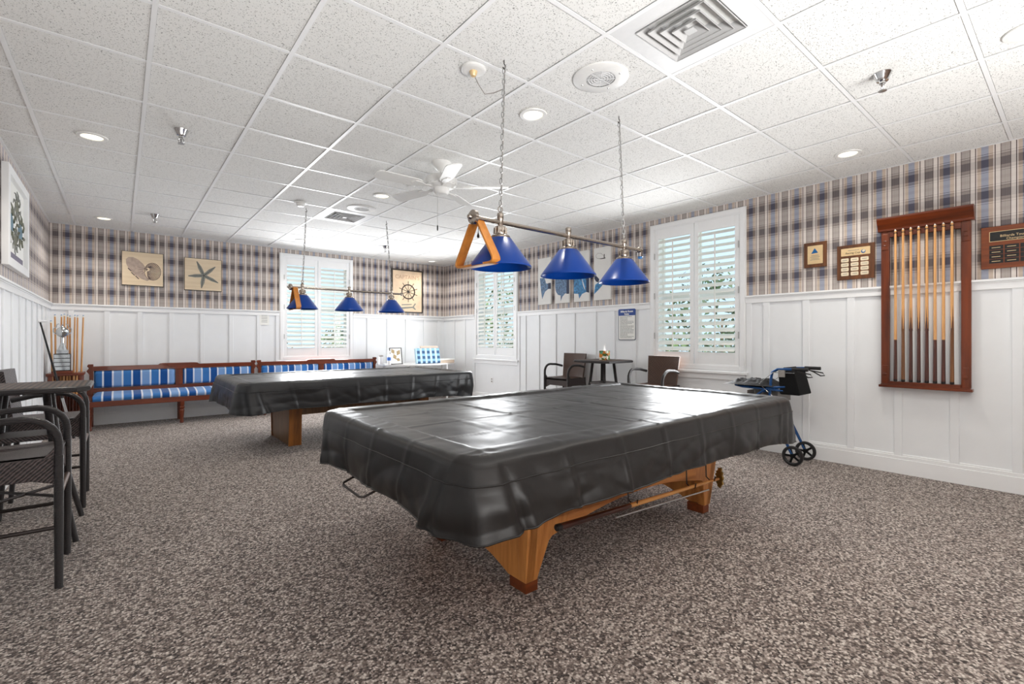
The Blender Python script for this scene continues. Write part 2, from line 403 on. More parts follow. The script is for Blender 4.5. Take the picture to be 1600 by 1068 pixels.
def frame_ring(mb, x0, z0, x1, z1, w, y0, y1):
    mb.box((x0, y0, z0), (x0+w, y1, z1)); mb.box((x1-w, y0, z0), (x1, y1, z1))
    mb.box((x0+w, y0, z1-w), (x1-w, y1, z1)); mb.box((x0+w, y0, z0), (x1-w, y1, z0+w)); return mb

# ================================================================== the setting
WIN = {'back': [(2.148, 3.458, 0.80, 2.745)], 'right': [(6.495, 7.828, 0.80, 2.72), (2.470, 3.735, 0.80, 2.745)], 'left': []}
CAS = 0.075                                              # width of a window casing
def sub(o, name=None): o['kind'] = 'structure'; return o
fl = MB().box((XL-0.2, YN, -0.12), (XR+0.2, YB+0.2, 0.0)).build('floor', 'carpet', smooth=False); sub(fl)
def wall(side, u0, u1):
    mb = MB(); T = 0.18; cuts = []
    for a, b, z0, z1 in WIN[side]: cuts.append((a+CAS, b-CAS, z0+0.05, z1-CAS))
    cuts.sort()
    def bx(a, b, z0, z1):
        if side == 'back': mb.box((a, YB, z0), (b, YB+T, z1))
        elif side == 'right': mb.box((XR, a, z0), (XR+T, b, z1))
        else: mb.box((XL-T, a, z0), (XL, b, z1))
    x = u0
    for a, b, z0, z1 in cuts:
        bx(x, a, 0, ZC+0.1); bx(a, b, 0, z0); bx(a, b, z1, ZC+0.1); x = b
    bx(x, u1, 0, ZC+0.1)
    return sub(mb.build('wall_'+side, 'plaid_'+side, smooth=False))
W = {'back': wall('back', XL-0.18, XR+0.18), 'right': wall('right', YN, YB), 'left': wall('left', YN, YB)}
sub(MB().box((XL-0.18, YN-0.15, 0), (XR+0.18, YN, ZC+0.1)).build('wall_added_front', 'frontwall', smooth=False))  # unseen wall added to block sky light; brown keeps the cover sides dark
def place(side, mb, u0, u1, z0, z1, d0, d1):            # a box on a wall, d = distance from the wall into the room
    if side == 'back': mb.box((u0, YB-d1, z0), (u1, YB-d0, z1))
    elif side == 'right': mb.box((XR-d1, u0, z0), (XR-d0, u1, z1))
    else: mb.box((XL+d0, u0, z0), (XL+d1, u1, z1))
def clear(side, u0, u1):
    segs = [(u0, u1)]
    for a, b, z0, z1 in WIN[side]:
        out = []
        for p, q in segs:
            if b <= p or a >= q: out.append((p, q)); continue
            if a > p: out.append((p, a))
            if b < q: out.append((b, q))
        segs = out
    return segs
BAT = {'right': [0.349, 0.718, 1.099, 1.465, 1.858, 2.251, 2.438, 3.76, 4.00, 4.36, 4.708, 5.139, 5.553, 5.954, 6.30, 6.47, 7.86, 8.2, 8.6, -0.02, -0.39],
       'back': [-0.529, -0.149, 0.230, 0.612, 1.013, 1.414, 1.824, 2.12, 2.48, 2.80, 3.13, 3.49, 3.766, 4.183, 4.595, 5.015, 5.36],
       'left': [9.0-0.42*i for i in range(1, 26)]}
RNG = {'right': (YN, YB), 'back': (XL, XR), 'left': (YN, YB)}
for side in ('back', 'right', 'left'):
    u0, u1 = RNG[side]
    bs = sorted(BAT[side]); bw = 0.030
    edges = [u0]+bs+[u1]
    def low(u):                                          # wainscot top under a window
        for a, b, z0, z1 in WIN[side]:
            if a < u < b: return z0-0.035
        return RAIL-0.03
    for p, q in zip(edges, edges[1:]):
        if q-p < 0.03: continue
        cuts = [p, q]
        for a, b, z0, z1 in WIN[side]:
            for t in (a, b):
                if p < t < q: cuts.append(t)
        cuts.sort()
        for pp, qq in zip(cuts, cuts[1:]):
            if qq-pp < 0.02: continue
            mb = MB(); place(side, mb, pp+0.001, qq-0.001, 0.0, low((pp+qq)/2), 0.0005, 0.006); mb.build('panel', 'white', W[side], smooth=False)
    for b in bs:
        mb = MB(); place(side, mb, b-bw, b+bw, 0.1, low(b), 0.006, 0.020); mb.build('batten', 'white', W[side], smooth=False, bevel=0.002)
    i = 0
    for p, q in clear(side, u0, u1):
        mb = MB(); place(side, mb, p, q, RAIL-0.085, RAIL-0.02, 0.006, 0.026); place(side, mb, p, q, RAIL-0.02, RAIL, 0.0, 0.045); place(side, mb, p, q, RAIL-0.032, RAIL-0.02, 0.006, 0.034)
        i += 1; sub(mb.build('trim_%d' % ({'back': 0, 'right': 2, 'left': 5}[side]+i), 'trimwhite', smooth=False, bevel=0.003))
    mb = MB(); place(side, mb, u0, u1, 0.0, 0.135, 0.006, 0.028); place(side, mb, u0, u1, 0.135, 0.165, 0.006, 0.022); place(side, mb, u0, u1, 0.165, 0.18, 0.006, 0.014)
    sub(mb.build('baseboard_'+side, 'trimwhite', smooth=False, bevel=0.003))

# ------------------------------------------------------------------ ceiling: slab, lay-in tiles, tee grid
ce = MB().box((XL-0.2, YN, ZC+0.03), (XR+0.2, YB+0.2, ZC+0.16)).build('ceiling', 'fixture', smooth=False); sub(ce)
XS = [XL]+[GX+TILE*k for k in range(0, 10) if XL < GX+TILE*k < XR]+[XR]
YS = [-0.9]+[GY+TILE*k for k in range(-7, 10) if -0.9 < GY+TILE*k < YB]+[YB]
VENTS = {(1.957, 0.991), (1.957, 5.868)}
cache = {}
for x0, x1 in zip(XS, XS[1:]):
    for y0, y1 in zip(YS, YS[1:]):
        if any(abs(x0-a) < 0.05 and abs(y0-b) < 0.05 for a, b in VENTS): continue
        sx, sy = round(x1-x0, 4), round(y1-y0, 4)
        if (sx, sy) not in cache:
            g = 0.0095; mb = MB(); hx, hy = sx/2-g, sy/2-g; c = 0.004
            mb.prism([(-hx, -hy), (hx, -hy), (hx, hy), (-hx, hy)], 'z', 0.004, 0.02)
            a = [mb.bm.verts.new(p) for p in ((-hx, -hy, 0.004), (hx, -hy, 0.004), (hx, hy, 0.004), (-hx, hy, 0.004))]
            b = [mb.bm.verts.new(p) for p in ((-hx+c, -hy+c, 0), (hx-c, -hy+c, 0), (hx-c, hy-c, 0), (-hx+c, hy-c, 0))]
            for i in range(4): mb.f([a[i], a[(i+1) % 4], b[(i+1) % 4], b[i]])
            mb.f(b); cache[(sx, sy)] = mb.mesh('ceiling_tile', 'tile', smooth=False)
        t = inst('tile', cache[(sx, sy)], ((x0+x1)/2, (y0+y1)/2, ZC+random.uniform(0, 0.002)), ce)
        t.rotation_euler = (random.uniform(-0.002, 0.002), random.uniform(-0.002, 0.002), 0)
for x in XS[1:-1]:
    mb = MB(); mb.box((x-0.012, -0.9, ZC-0.004), (x+0.012, YB, ZC-0.001)); mb.box((x-0.004, -0.9, ZC-0.001), (x+0.004, YB, ZC+0.03)); mb.build('main_tee', 'trimwhite', ce, smooth=False)
for y in YS[1:-1]:
    mb = MB(); mb.box((XL, y-0.012, ZC-0.0035), (XR, y+0.012, ZC-0.0012)); mb.box((XL, y-0.004, ZC-0.001), (XR, y+0.004, ZC+0.03)); mb.build('cross_tee', 'trimwhite', ce, smooth=False)
for side in ('back', 'right', 'left'):
    mb = MB(); u0, u1 = RNG[side]; u0 = max(u0, -0.9); place(side, mb, u0, u1, ZC-0.004, ZC-0.001, 0, 0.022); place(side, mb, u0, u1, ZC-0.001, ZC+0.03, 0, 0.003)
    mb.build('wall_angle', 'trimwhite', ce, smooth=False)

# ------------------------------------------------------------------ windows with plantation shutters
def slat_mesh(L):
    mb = MB(); n = 10; A = []; B = []
    pts = [(0.0445*math.cos(2*PI*k/n), 0.0055*math.sin(2*PI*k/n)) for k in range(n)]
    mb.prism(pts, 'x', -L/2, L/2)
    return mb.mesh('slat', 'louver')
def window(num, side, a, b, z0, z1):
    root = wall_thing('window_%d' % num, side, (a+b)/2, z0, None, None, None, 'structure')
    wd, h = b-a, z1-z0; hw = wd/2
    mb = MB(); frame_ring(mb, -hw, 0.05, hw, h, CAS, -0.022, 0.0); frame_ring(mb, -hw+0.012, 0.062, hw-0.012, h-0.012, CAS-0.024, -0.032, -0.022)
    mb.build('casing', 'trimwhite', root, smooth=False, bevel=0.003)
    mb = MB(); mb.box((-hw-0.03, -0.055, 0.02), (hw+0.03, 0.0, 0.05)); mb.box((-hw, -0.024, -0.05), (hw, 0.0, 0.02)); mb.build('sill', 'trimwhite', root, smooth=False, bevel=0.004)
    x0, x1, zz0, zz1 = -hw+CAS, hw-CAS, 0.05+CAS, h-CAS
    mb = MB(); frame_ring(mb, x0, 0.052, x1, zz1, 0.02, 0.0, 0.178); mb.build('jamb', 'trimwhite', root, smooth=False)
    for sgn in (0, 1):
        p0 = x0 if sgn == 0 else 0.004; p1 = -0.004 if sgn == 0 else x1
        st = 0.052; bot = zz0+0.145; top = zz1-0.125
        mb = MB(); y0, y1 = -0.018, 0.012
        mb.box((p0, y0, zz0-0.03), (p0+st, y1, zz1)); mb.box((p1-st, y0, zz0-0.03), (p1, y1, zz1))
        mb.box((p0+st, y0, zz0-0.03), (p1-st, y1, bot)); mb.box((p0+st, y0, top), (p1-st, y1, zz1))
        sh = mb.build('shutter', 'trimwhite', root, smooth=False, bevel=0.003)
        L = p1-p0-2*st-0.004; me = slat_mesh(L); n = int(round((top-bot)/0.0768)); pit = (top-bot)/n
        for i in range(n):
            inst('slat', me, ((p0+p1)/2, -0.003, bot+pit*(i+0.5)), sh, (math.radians(36+random.uniform(-1.5, 1.5)), 0, 0))
        MB().box(((p0+p1)/2-0.006, -0.052, bot+0.03), ((p0+p1)/2+0.006, -0.040, top-0.06)).build('tilt_rod', 'louver', sh, smooth=False)
        mb = MB(); ex = p0-0.004 if sgn == 0 else p1-0.008
        for q in (0.2, 0.5, 0.8): mb.box((ex, -0.036, zz0+q*(zz1-zz0)-0.04), (ex+0.012, -0.030, zz0+q*(zz1-zz0)+0.04))
        mb.build('hinge', 'hinge', sh, smooth=False)
    mb = MB(); frame_ring(mb, x0, 0.06, x1, zz1, 0.045, 0.125, 0.16); mb.box((x0, 0.12, h*0.5-0.025), (x1, 0.16, h*0.5+0.025)); mb.box((-0.012, 0.13, 0.06), (0.012, 0.155, zz1))
    mb.build('sash', 'trimwhite', root, smooth=False)
    MB().box((x0+0.04, 0.140, 0.1), (x1-0.04, 0.144, zz1-0.04)).build('pane', 'glass', root, smooth=False)
    return root
window(1, 'back', *WIN['back'][0]); window(2, 'right', *WIN['right'][0]); window(3, 'right', *WIN['right'][1])

# ------------------------------------------------------------------ outside: paving, lawn, shrubs seen through the slats
mb = MB(); mb.box((XR+0.25, -14, -0.2), (XR+3.2, 30, -0.1)); mb.box((-20, YB+0.25, -0.2), (XR+0.25, YB+3.2, -0.1)); sub(mb.build('path', 'pavement', smooth=False))
mb = MB(); mb.box((XR+3.2, -14, -0.2), (45, 45, -0.12)); mb.box((-20, YB+3.2, -0.2), (XR+3.2, 45, -0.12)); sub(mb.build('lawn', 'grass', smooth=False))
def shrub(name, x, y, h, r, tall, mat, label):
    root = empty(name, (x, y, -0.12), 0, label, 'shrub' if not tall else 'tree', 'planting outside the windows')
    mb = MB(); rnd = random.Random(int(x*100+y*7))
    zc = h-r*0.9 if tall else h*0.5; rz = r*0.9 if tall else h*0.5
    for i in range(900):
        a = rnd.uniform(0, 2*PI); e = math.asin(rnd.uniform(-1, 1)); q = rnd.uniform(0.55, 1.0)
        p = Vector((r*q*math.cos(e)*math.cos(a), r*q*math.cos(e)*math.sin(a), zc+rz*q*math.sin(e)))
        d = Vector((rnd.uniform(-1, 1), rnd.uniform(-1, 1), rnd.uniform(-1, 1))).normalized(); u = d.orthogonal().normalized(); v = d.cross(u)
        sz = rnd.uniform(0.05, 0.11)*(1.6 if tall else 1)
        mb.f([mb.bm.verts.new(p+u*sz), mb.bm.verts.new(p+v*sz*0.45), mb.bm.verts.new(p-u*sz), mb.bm.verts.new(p-v*sz*0.45)])
    o = mb.build('foliage', mat, root, smooth=False); o['kind'] = 'stuff'
    MB().tube([(0, 0, 0), (0.03, 0.02, zc*0.6), (0, 0, zc)], [0.10 if tall else 0.04, 0.07 if tall else 0.03, 0.03], 8).build('stem', 'bark', root)
shrub('round_shrub', 10.4, 6.3, 1.5, 0.9, False, 'leaf', 'round green shrub on the lawn, seen low through the wide right-wall shutters')
shrub('round_shrub', 12.2, 5.0, 1.8, 1.1, False, 'leaf2', 'dark green shrub behind the slats beside the walker')
shrub('broad_tree', 17.0, 8.5, 4.2, 2.3, True, 'leaf2', 'dark tree crown seen through the slats above the wicker chairs')
shrub('round_shrub', 10.0, 11.0, 1.6, 0.9, False, 'leaf', 'green shrub outside the narrow window near the corner')
shrub('broad_tree', 13.0, 15.0, 4.0, 2.2, True, 'leaf', 'leafy tree outside the narrow corner window')
shrub('round_shrub', 5.4, 14.0, 1.9, 1.1, False, 'leaf', 'taller green shrub outside the back window, toward the corner')
shrub('broad_tree', 2.2, 19.0, 4.4, 2.6, True, 'leaf', 'leafy tree standing far outside the back window')
shrub('round_shrub', 2.9, 14.5, 1.6, 1.0, False, 'leaf', 'green shrub outside the window above the benches')

# ================================================================== things on the ceiling
def downlight(x, y, power, mat, label):
    root = empty('recessed_downlight', (x, y, ZC), 0, label, 'ceiling light', 'recessed downlights')
    MB().lathe([(0.098, -0.001), (0.095, -0.008), (0.072, -0.010), (0.066, -0.003)], cap=False, n=32).build('trim_ring', 'fixture', root)
    MB().lathe([(0.067, -0.004), (0.05, -0.007), (0.001, -0.008)], n=28).build('lens', mat, root)
    l = bpy.data.lights.new('downlight', 'SPOT'); l.energy = power; l.spot_size = math.radians(150); l.spot_blend = 0.9; l.shadow_soft_size = 0.06; l.color = (1, 0.95, 0.87)
    o = bpy.data.objects.new('downlight', l); COL.objects.link(o); o.parent = root; o.location = (0, 0, -0.03)
    return root
DL = 40
for x, y, p, m, lb in [
    (2.26, 2.50, DL, 'lens', 'lit warm downlight between the round speaker and the ceiling fan'),
    (4.82, 1.305, DL, 'lens', 'lit downlight over the wall beside the cue rack'),
    (-0.17, 4.98, DL, 'lens', 'lit downlight nearest the framed crab print'),
    (-0.165, 8.26, DL, 'lens', 'lit downlight over the corner with the trophy'),
    (2.25, 4.99, DL, 'lens', 'lit downlight beyond the ceiling fan, beside the flat round speaker'),
    (2.26, 8.08, DL, 'lenslow', 'pale downlight over the back-wall window'),
    (4.93, 8.55, DL, 'lenslow', 'pale downlight in the far corner above the ship wheel print'),
    (3.62, 0.19, DL, 'lens', 'downlight cut by the picture edge, past the large sprinkler')]:
    downlight(x, y, p, m, lb)
def sprinkler(x, y, label, first=[None]):
    if first[0] is None:
        r = empty('fire_sprinkler', (x, y, ZC), 0, label, 'sprinkler', 'chrome fire sprinklers')
        MB().lathe([(0.048, 0), (0.046, -0.006), (0.034, -0.03), (0.030, -0.045), (0.02, -0.047)], n=20).build('escutcheon', 'chrome', r)
        mb = MB(); mb.lathe([(0.016, -0.045), (0.016, -0.06), (0.010, -0.062), (0.010, -0.07)], n=12)
        for s in (-1, 1): mb.tube([(s*0.010, 0, -0.062), (s*0.018, 0, -0.075), (s*0.014, 0, -0.092), (s*0.003, 0, -0.10)], 0.004, 6)
        mb.build('body', 'chrome', r)
        MB().lathe([(0.004, -0.098), (0.022, -0.102), (0.022, -0.105), (0.004, -0.106)], n=16).build('deflector', 'steel', r)
        MB().tube([(0, 0, -0.066), (0, 0, -0.098)], 0.003, 6).build('bulb', 'rubber', r)
        first[0] = r; return r
    return dup_thing(first[0], (x, y, ZC), 0, label)
sprinkler(3.53, 0.78, 'chrome sprinkler beyond the large square vent, largest of the sprinklers')
sprinkler(0.358, 4.397, 'chrome sprinkler between two tee bars left of the ceiling fan')
sprinkler(0.342, 7.603, 'chrome sprinkler near the back wall above the shell picture')
sprinkler(3.504, 7.656, 'small dark sprinkler near the far lamp chain')
def detector(x, y, kind, label):
    r = empty('smoke_detector', (x, y, ZC), 0, label, 'smoke detector', 'smoke detectors')
    MB().lathe([(0.072, 0), (0.072, -0.012), (0.066, -0.016), (0.05, -0.018)], n=28).build('base', 'fixture', r)
    if kind:
        MB().lathe([(0.052, -0.014), (0.05, -0.030), (0.034, -0.050), (0.001, -0.052)], n=24).build('cover', 'fixture', r)
    else:
        MB().lathe([(0.024, -0.018), (0.020, -0.034), (0.014, -0.046), (0.001, -0.048)], n=16).build('socket', 'gold', r)
        MB().tube([(0.01, 0, -0.045), (0.035, -0.005, -0.085), (0.075, -0.01, -0.13), (0.12, -0.04, -0.12), (0.15, -0.10, -0.11)], 0.003, 5).build('wire', 'greycap', r)
detector(1.605, 2.30, 0, 'white round ceiling plate with a dangling wire beside the near lamp chain')
detector(2.274, 4.37, 1, 'white domed smoke detector just past the ceiling fan')
detector(1.625, 5.84, 1, 'white smoke detector beside the far lamp chain')
def speaker(x, y, label):
    r = empty('ceiling_speaker', (x, y, ZC), 0, label, 'speaker', 'round ceiling speakers')
    MB().lathe([(0.168, 0), (0.168, -0.006), (0.158, -0.012), (0.088, -0.012)], n=40, cap=False).build('ring', 'fixture', r)
    mb = MB(); mb.lathe([(0.088, -0.009), (0.001, -0.0085)], n=32); mb.build('grille', 'ventgrey', r)
    mb = MB()
    for q in (0.025, 0.042, 0.059, 0.075): mb.tube([(q*math.cos(a*PI/12), q*math.sin(a*PI/12), -0.010) for a in range(24)], 0.0025, 5, closed=True)
    for a in range(8): mb.tube([(0, 0, -0.011), (0.086*math.cos(a*PI/4), 0.086*math.sin(a*PI/4), -0.011)], 0.002, 4)
    mb.build('grille_rings', 'metalwhite', r)
    for a in range(4): MB().lathe([(0.006, -0.012), (0.004, -0.015)], c=(0.122*math.cos(a*PI/2+0.3), 0.122*math.sin(a*PI/2+0.3), 0), n=8).build('screw', 'steel', r)
speaker(2.257, 1.885, 'round white ceiling speaker beside the large square vent')
speaker(2.27, 5.63, 'round white ceiling speaker beside the small far vent')
def vent(x0, y0, label):
    c = TILE/2; r = empty('ceiling_vent', (x0+c, y0+c, ZC), 0, label, 'vent', 'square ceiling vents')
    h = c-0.013; q = 0.20
    mb = MB()
    for a, b in (((-h, -h), (h, -q)), ((-h, q), (h, h)), ((-h, -q), (-q, q)), ((q, -q), (h, q))): mb.box((a[0], a[1], -0.002), (b[0], b[1], 0.006))
    mb.build('face_plate', 'metalwhite', r, smooth=False)
    mb = MB(); mb.box((-q-0.01, -q-0.01, 0.07), (q+0.01, q+0.01, 0.08)); mb.build('duct', 'black', r, smooth=False)
    for i in range(4):
        o = q-0.004-i*0.043; inn = o-0.040; mb = MB(); z1, z0 = -0.004-0.002*i, 0.034-0.002*i
        for k in range(4):
            R = Matrix.Rotation(k*PI/2, 3, 'Z')
            vs = [R @ Vector(p) for p in ((-o, -o, z1), (o, -o, z1), (inn, -inn, z0), (-inn, -inn, z0))]
            A = [mb.bm.verts.new(v) for v in vs]; mb.f(A); B = [mb.bm.verts.new(v+Vector((0, 0, 0.0025))) for v in vs]; mb.f(B[::-1])
            mb.f([A[0], A[1], B[1], B[0]]); q0 = [R @ Vector(p) for p in ((-o, -o, z1+0.001), (o, -o, z1+0.001), (o, -o, z1-0.005), (-o, -o, z1-0.005))]; q1 = [R @ Vector(p) for p in ((-o+0.002, -o+0.002, z1-0.005), (o-0.002, -o+0.002, z1-0.005))]
            E = [mb.bm.verts.new(v) for v in q0+q1]; mb.f(E[:4]); mb.f([E[3], E[2], E[5], E[4]])
        mb.build('louver_ring', 'ventgrey', r, smooth=False)
    mb = MB(); o = q-0.176; vs = [(-o, -o), (o, -o), (o, o), (-o, o)]; mb.prism(vs, 'z', -0.012, -0.008); mb.build('centre_cap', 'ventgrey', r, smooth=False)
vent(1.957, 0.991, 'large square air vent with nested louvers beside the near speaker')
vent(1.957, 5.868, 'small-looking square air vent beyond the ceiling fan')
# ------------------------------------------------------------------ ceiling fan
fan = empty('ceiling_fan', (2.235, 3.71, ZC), 0, 'white five-blade ceiling fan between the two pool tables', 'ceiling fan')
MB().lathe([(0.085, 0), (0.085, -0.012), (0.078, -0.03), (0.05, -0.062), (0.03, -0.078), (0.014, -0.08)], n=28).build('canopy', 'fixture', fan)
MB().lathe([(0.013, -0.07), (0.013, -0.135)], n=12).build('downrod', 'fixture', fan)
MB().lathe([(0.02, -0.118), (0.06, -0.125), (0.125, -0.137), (0.142, -0.155), (0.142, -0.195), (0.132, -0.215), (0.10, -0.23), (0.075, -0.238)], n=36).build('motor_housing', 'fixture', fan)
MB().lathe([(0.075, -0.236), (0.075, -0.25), (0.068, -0.275), (0.055, -0.29), (0.001, -0.294)], n=28).build('switch_housing', 'fixture', fan)
mb = MB()
for a in range(20):
    t = a*2*PI/20; mb.lathe([(0.005, 0), (0.004, 0.003)], c=(0.136*math.cos(t), 0.136*math.sin(t), -0.208), n=6)
mb.build('housing_vents', 'greycap', fan)
bl = MB(); bl.prism([(0.20, -0.045), (0.25, -0.062), (0.56, -0.070), (0.595, -0.060), (0.61, -0.03), (0.61, 0.03), (0.595, 0.06), (0.56, 0.07), (0.25, 0.062), (0.20, 0.045)], 'z', -0.004, 0.004)
blm = bl.mesh('blade', 'fixture', smooth=False)
ir = MB(); ir.prism([(0.09, -0.014), (0.16, -0.012), (0.20, -0.034), (0.26, -0.036), (0.29, 0), (0.26, 0.036), (0.20, 0.034), (0.16, 0.012), (0.09, 0.014)], 'z', -0.010, -0.004)
irm = ir.mesh('blade_iron', 'fixture', smooth=False)
for k in range(5):
    a = math.radians(-39+72*k)
    b = inst('blade', blm, (0, 0, -0.226), fan, (math.radians(11), 0, a)); inst('blade_iron', irm, (0, 0, 0), b)
mb = MB(); mb.tube([(-0.055, -0.03, -0.28), (-0.056, -0.03, -0.58)], 0.0018, 5); mb.build('pull_chain', 'steel', fan)
MB().lathe([(0.003, -0.58), (0.006, -0.59), (0.006, -0.62), (0.003, -0.63)], c=(-0.056, -0.03, 0), n=8).build('pull_knob', 'rubber', fan)

# ------------------------------------------------------------------ billiard lights
def chain_mesh(p0, p1, link=0.040, r=0.0026, wd=0.0085):
    mb = MB(); P0, P1 = Vector(p0), Vector(p1); d = P1-P0; n = max(2, int(round(d.length/(link*0.8)))); st = d/n; t = d.normalized()
    u = t.orthogonal().normalized(); v = t.cross(u)
    for i in range(n):
        c = P0+st*(i+0.5); a, b = (u, v) if i % 2 else (v, u)
        pts = [c+t*(link/2*math.cos(k*PI/5))+a*(wd*math.sin(k*PI/5)) for k in range(10)]
        mb.tube(pts, r, 5, closed=True)
    return mb
def billiard_light(cx, cy, zr, hooks, xs, x0, x1, label):
    r = empty('billiard_light', (cx, cy, ZC), 0, label, 'pendant light', 'billiard lights over the pool tables')
    z = zr-ZC
    MB().tube([(x0-cx, 0, z), (x1-cx, 0, z)], 0.013, 16).build('rod', 'nickel', r)
    for xe, s in ((x0-cx, -1), (x1-cx, 1)):
        mb = MB(); mb.lathe([(0.013, 0), (0.030, s*0.004), (0.040, s*0.012), (0.040, s*0.030), (0.030, s*0.038), (0.014, s*0.040), (0.012, s*0.055), (0.004, s*0.06)] if s < 0 else [(0.013, 0), (0.020, 0.004), (0.024, 0.018), (0.016, 0.03), (0.018, 0.04), (0.003, 0.05)], c=(xe, 0, z), axis='x', n=20)
        mb.build('finial', 'nickel', r)
    for (hx, hy), xl in zip(hooks, (xs[0], xs[2])):
        a = (hx-cx, hy-cy, 0); b = (xl-cx, 0, z+0.062)
        mb = MB(); mb.tube([(a[0], a[1], 0), (a[0], a[1], -0.02), (a[0]+0.010, a[1], -0.03), (a[0]+0.010, a[1], -0.042), (a[0], a[1], -0.05), (a[0]-0.010, a[1], -0.042)], 0.003, 6)
        mb.build('ceiling_hook', 'darkmetal', r)
        chain_mesh((a[0], a[1], -0.045), b).build('chain', 'steel', r)
        mb = MB(); mb.tube([(a[0]+0.006, a[1], -0.03), ((a[0]+b[0])/2+0.008, (a[1]+b[1])/2, b[2]*0.5), (b[0]+0.004, b[1], b[2]-0.02)], 0.003, 6); mb.build('cord', 'greycap', r)
        mb = MB(); mb.tube([(b[0]+0.016*math.cos(k*PI/6), 0, b[2]+0.012+0.016*math.sin(k*PI/6)) for k in range(12)], 0.003, 6, closed=True); mb.build('ring', 'nickel', r)
    for xl in xs:
        x = xl-cx
        mb = MB(); mb.lathe([(0.006, z+0.056), (0.017, z+0.052), (0.019, z+0.046), (0.019, z+0.018), (0.016, z+0.012), (0.016, z-0.012), (0.014, z-0.022)], c=(x, 0, 0), n=18)
        mb.build('stem', 'nickel', r)
        mb = MB(); mb.lathe([(0.012, z-0.018), (0.030, z-0.024), (0.034, z-0.034), (0.033, z-0.062), (0.030, z-0.07), (0.050, z-0.075), (0.056, z-0.082), (0.056, z-0.092), (0.048, z-0.096)], c=(x, 0, 0), n=28)
        for k in range(10): mb.tube([(x+0.034*math.cos(k*PI/5), 0.034*math.sin(k*PI/5), z-0.03), (x+0.036*math.cos(k*PI/5), 0.036*math.sin(k*PI/5), z-0.066)], 0.004, 5)
        mb.build('gallery', 'nickel', r)
        mb = MB(); mb.lathe([(0.05, z-0.088), (0.062, z-0.092), (0.172, z-0.243), (0.178, z-0.252), (0.178, z-0.258), (0.170, z-0.252), (0.165, z-0.241), (0.060, z-0.097), (0.048, z-0.094)], c=(x, 0, 0), n=48, cap=False)
        mb.build('shade', 'blueshade', r)
        MB().lathe([(0.02, z-0.095), (0.02, z-0.13), (0.031, z-0.155), (0.034, z-0.18), (0.024, z-0.203), (0.001, z-0.212)], c=(x, 0, 0), n=18).build('bulb', 'whiteplastic', r)
    mb = MB(); mb.tube([(x0-cx+0.03, 0.02, z-0.01), (x0-cx+0.032, 0.03, z-0.075)], 0.0015, 5); mb.lathe([(0.002, z-0.072), (0.008, z-0.09), (0.006, z-0.10)], c=(x0-cx+0.032, 0.03, 0), n=8); mb.build('pull_chain', 'darkmetal', r)
    return r
billiard_light(2.22, 2.12, 1.893, ((1.692, 2.12), (2.751, 2.13)), (1.665, 2.22, 2.795), 1.50, 2.96, 'three blue cone shades on a nickel rod over the near covered pool table')
billiard_light(2.28, 6.04, 1.850, ((1.745, 6.05), (2.775, 6.03)), (1.70, 2.272, 2.855), 1.585, 2.985, 'three blue cone shades on a rod over the far covered pool table')
def ball_rack(loc, rz, tilt, label):
    r = empty('ball_rack', loc, rz, label, 'ball rack', 'wooden ball racks hung on the lamps')
    s, hh = 0.175, 0.262; R = 0.035
    tri = [(0, 0.018), (s, -hh), (-s, -hh)]
    path = []
    for i in range(3):
        p, a, b = Vector(tri[i]), Vector(tri[i-1]), Vector(tri[(i+1) % 3])
        da, db = (a-p).normalized(), (b-p).normalized(); rr = 0.05 if i else 0.03
        p0, p1 = p+da*rr, p+db*rr
        for k in range(6):
            t = k/5; q = p0*(1-t)**2+p*2*t*(1-t)+p1*t*t; path.append(q)
    def ring(off):
        out = []; n = len(path)
        for i in range(n):
            t = (path[(i+1) % n]-path[i-1]).normalized(); out.append(path[i]+Vector((t.y, -t.x))*off)
        return out
    A, B = ring(0.006), ring(-0.006); d = 0.028; mb = MB(); n = len(A)
    V = [[mb.bm.verts.new((p.x, y, p.y)) for p in Q] for Q, y in ((A, -d), (A, d), (B, d), (B, -d))]
    for i in range(n):
        j = (i+1) % n
        for a, b in ((0, 1), (1, 2), (2, 3), (3, 0)): mb.f([V[a][i], V[b][i], V[b][j], V[a][j]])
    o = mb.build('hoop', 'rackwood', r, bevel=0.003); o.rotation_euler = (0, tilt, 0)
    return r
ball_rack((1.520, 2.145, 1.900), math.radians(94), 0.0, 'honey wood triangle hung on the near lamp rod')
ball_rack((1.615, 6.04, 1.845), math.radians(90), 0.0, 'honey wood triangle hung on the far lamp rod')
ch = empty('chalk_holder', (2.985, 2.12, 1.893), 0, 'blue chalk in a silver cup at the end of the near lamp rod', 'chalk holder')
MB().tube([(0.02, 0, 0.02), (0.03, 0, 0.0), (0.012, 0, -0.02)], 0.003, 6).build('clip', 'steel', ch)
MB().lathe([(0.018, -0.018), (0.022, -0.02), (0.022, -0.048), (0.018, -0.05)], c=(0.005, 0, 0), n=14).build('cup', 'chrome', ch)
MB().box((-0.008, -0.012, -0.064), (0.018, 0.012, -0.045)).build('chalk', 'chalkblue', ch, bevel=0.002)

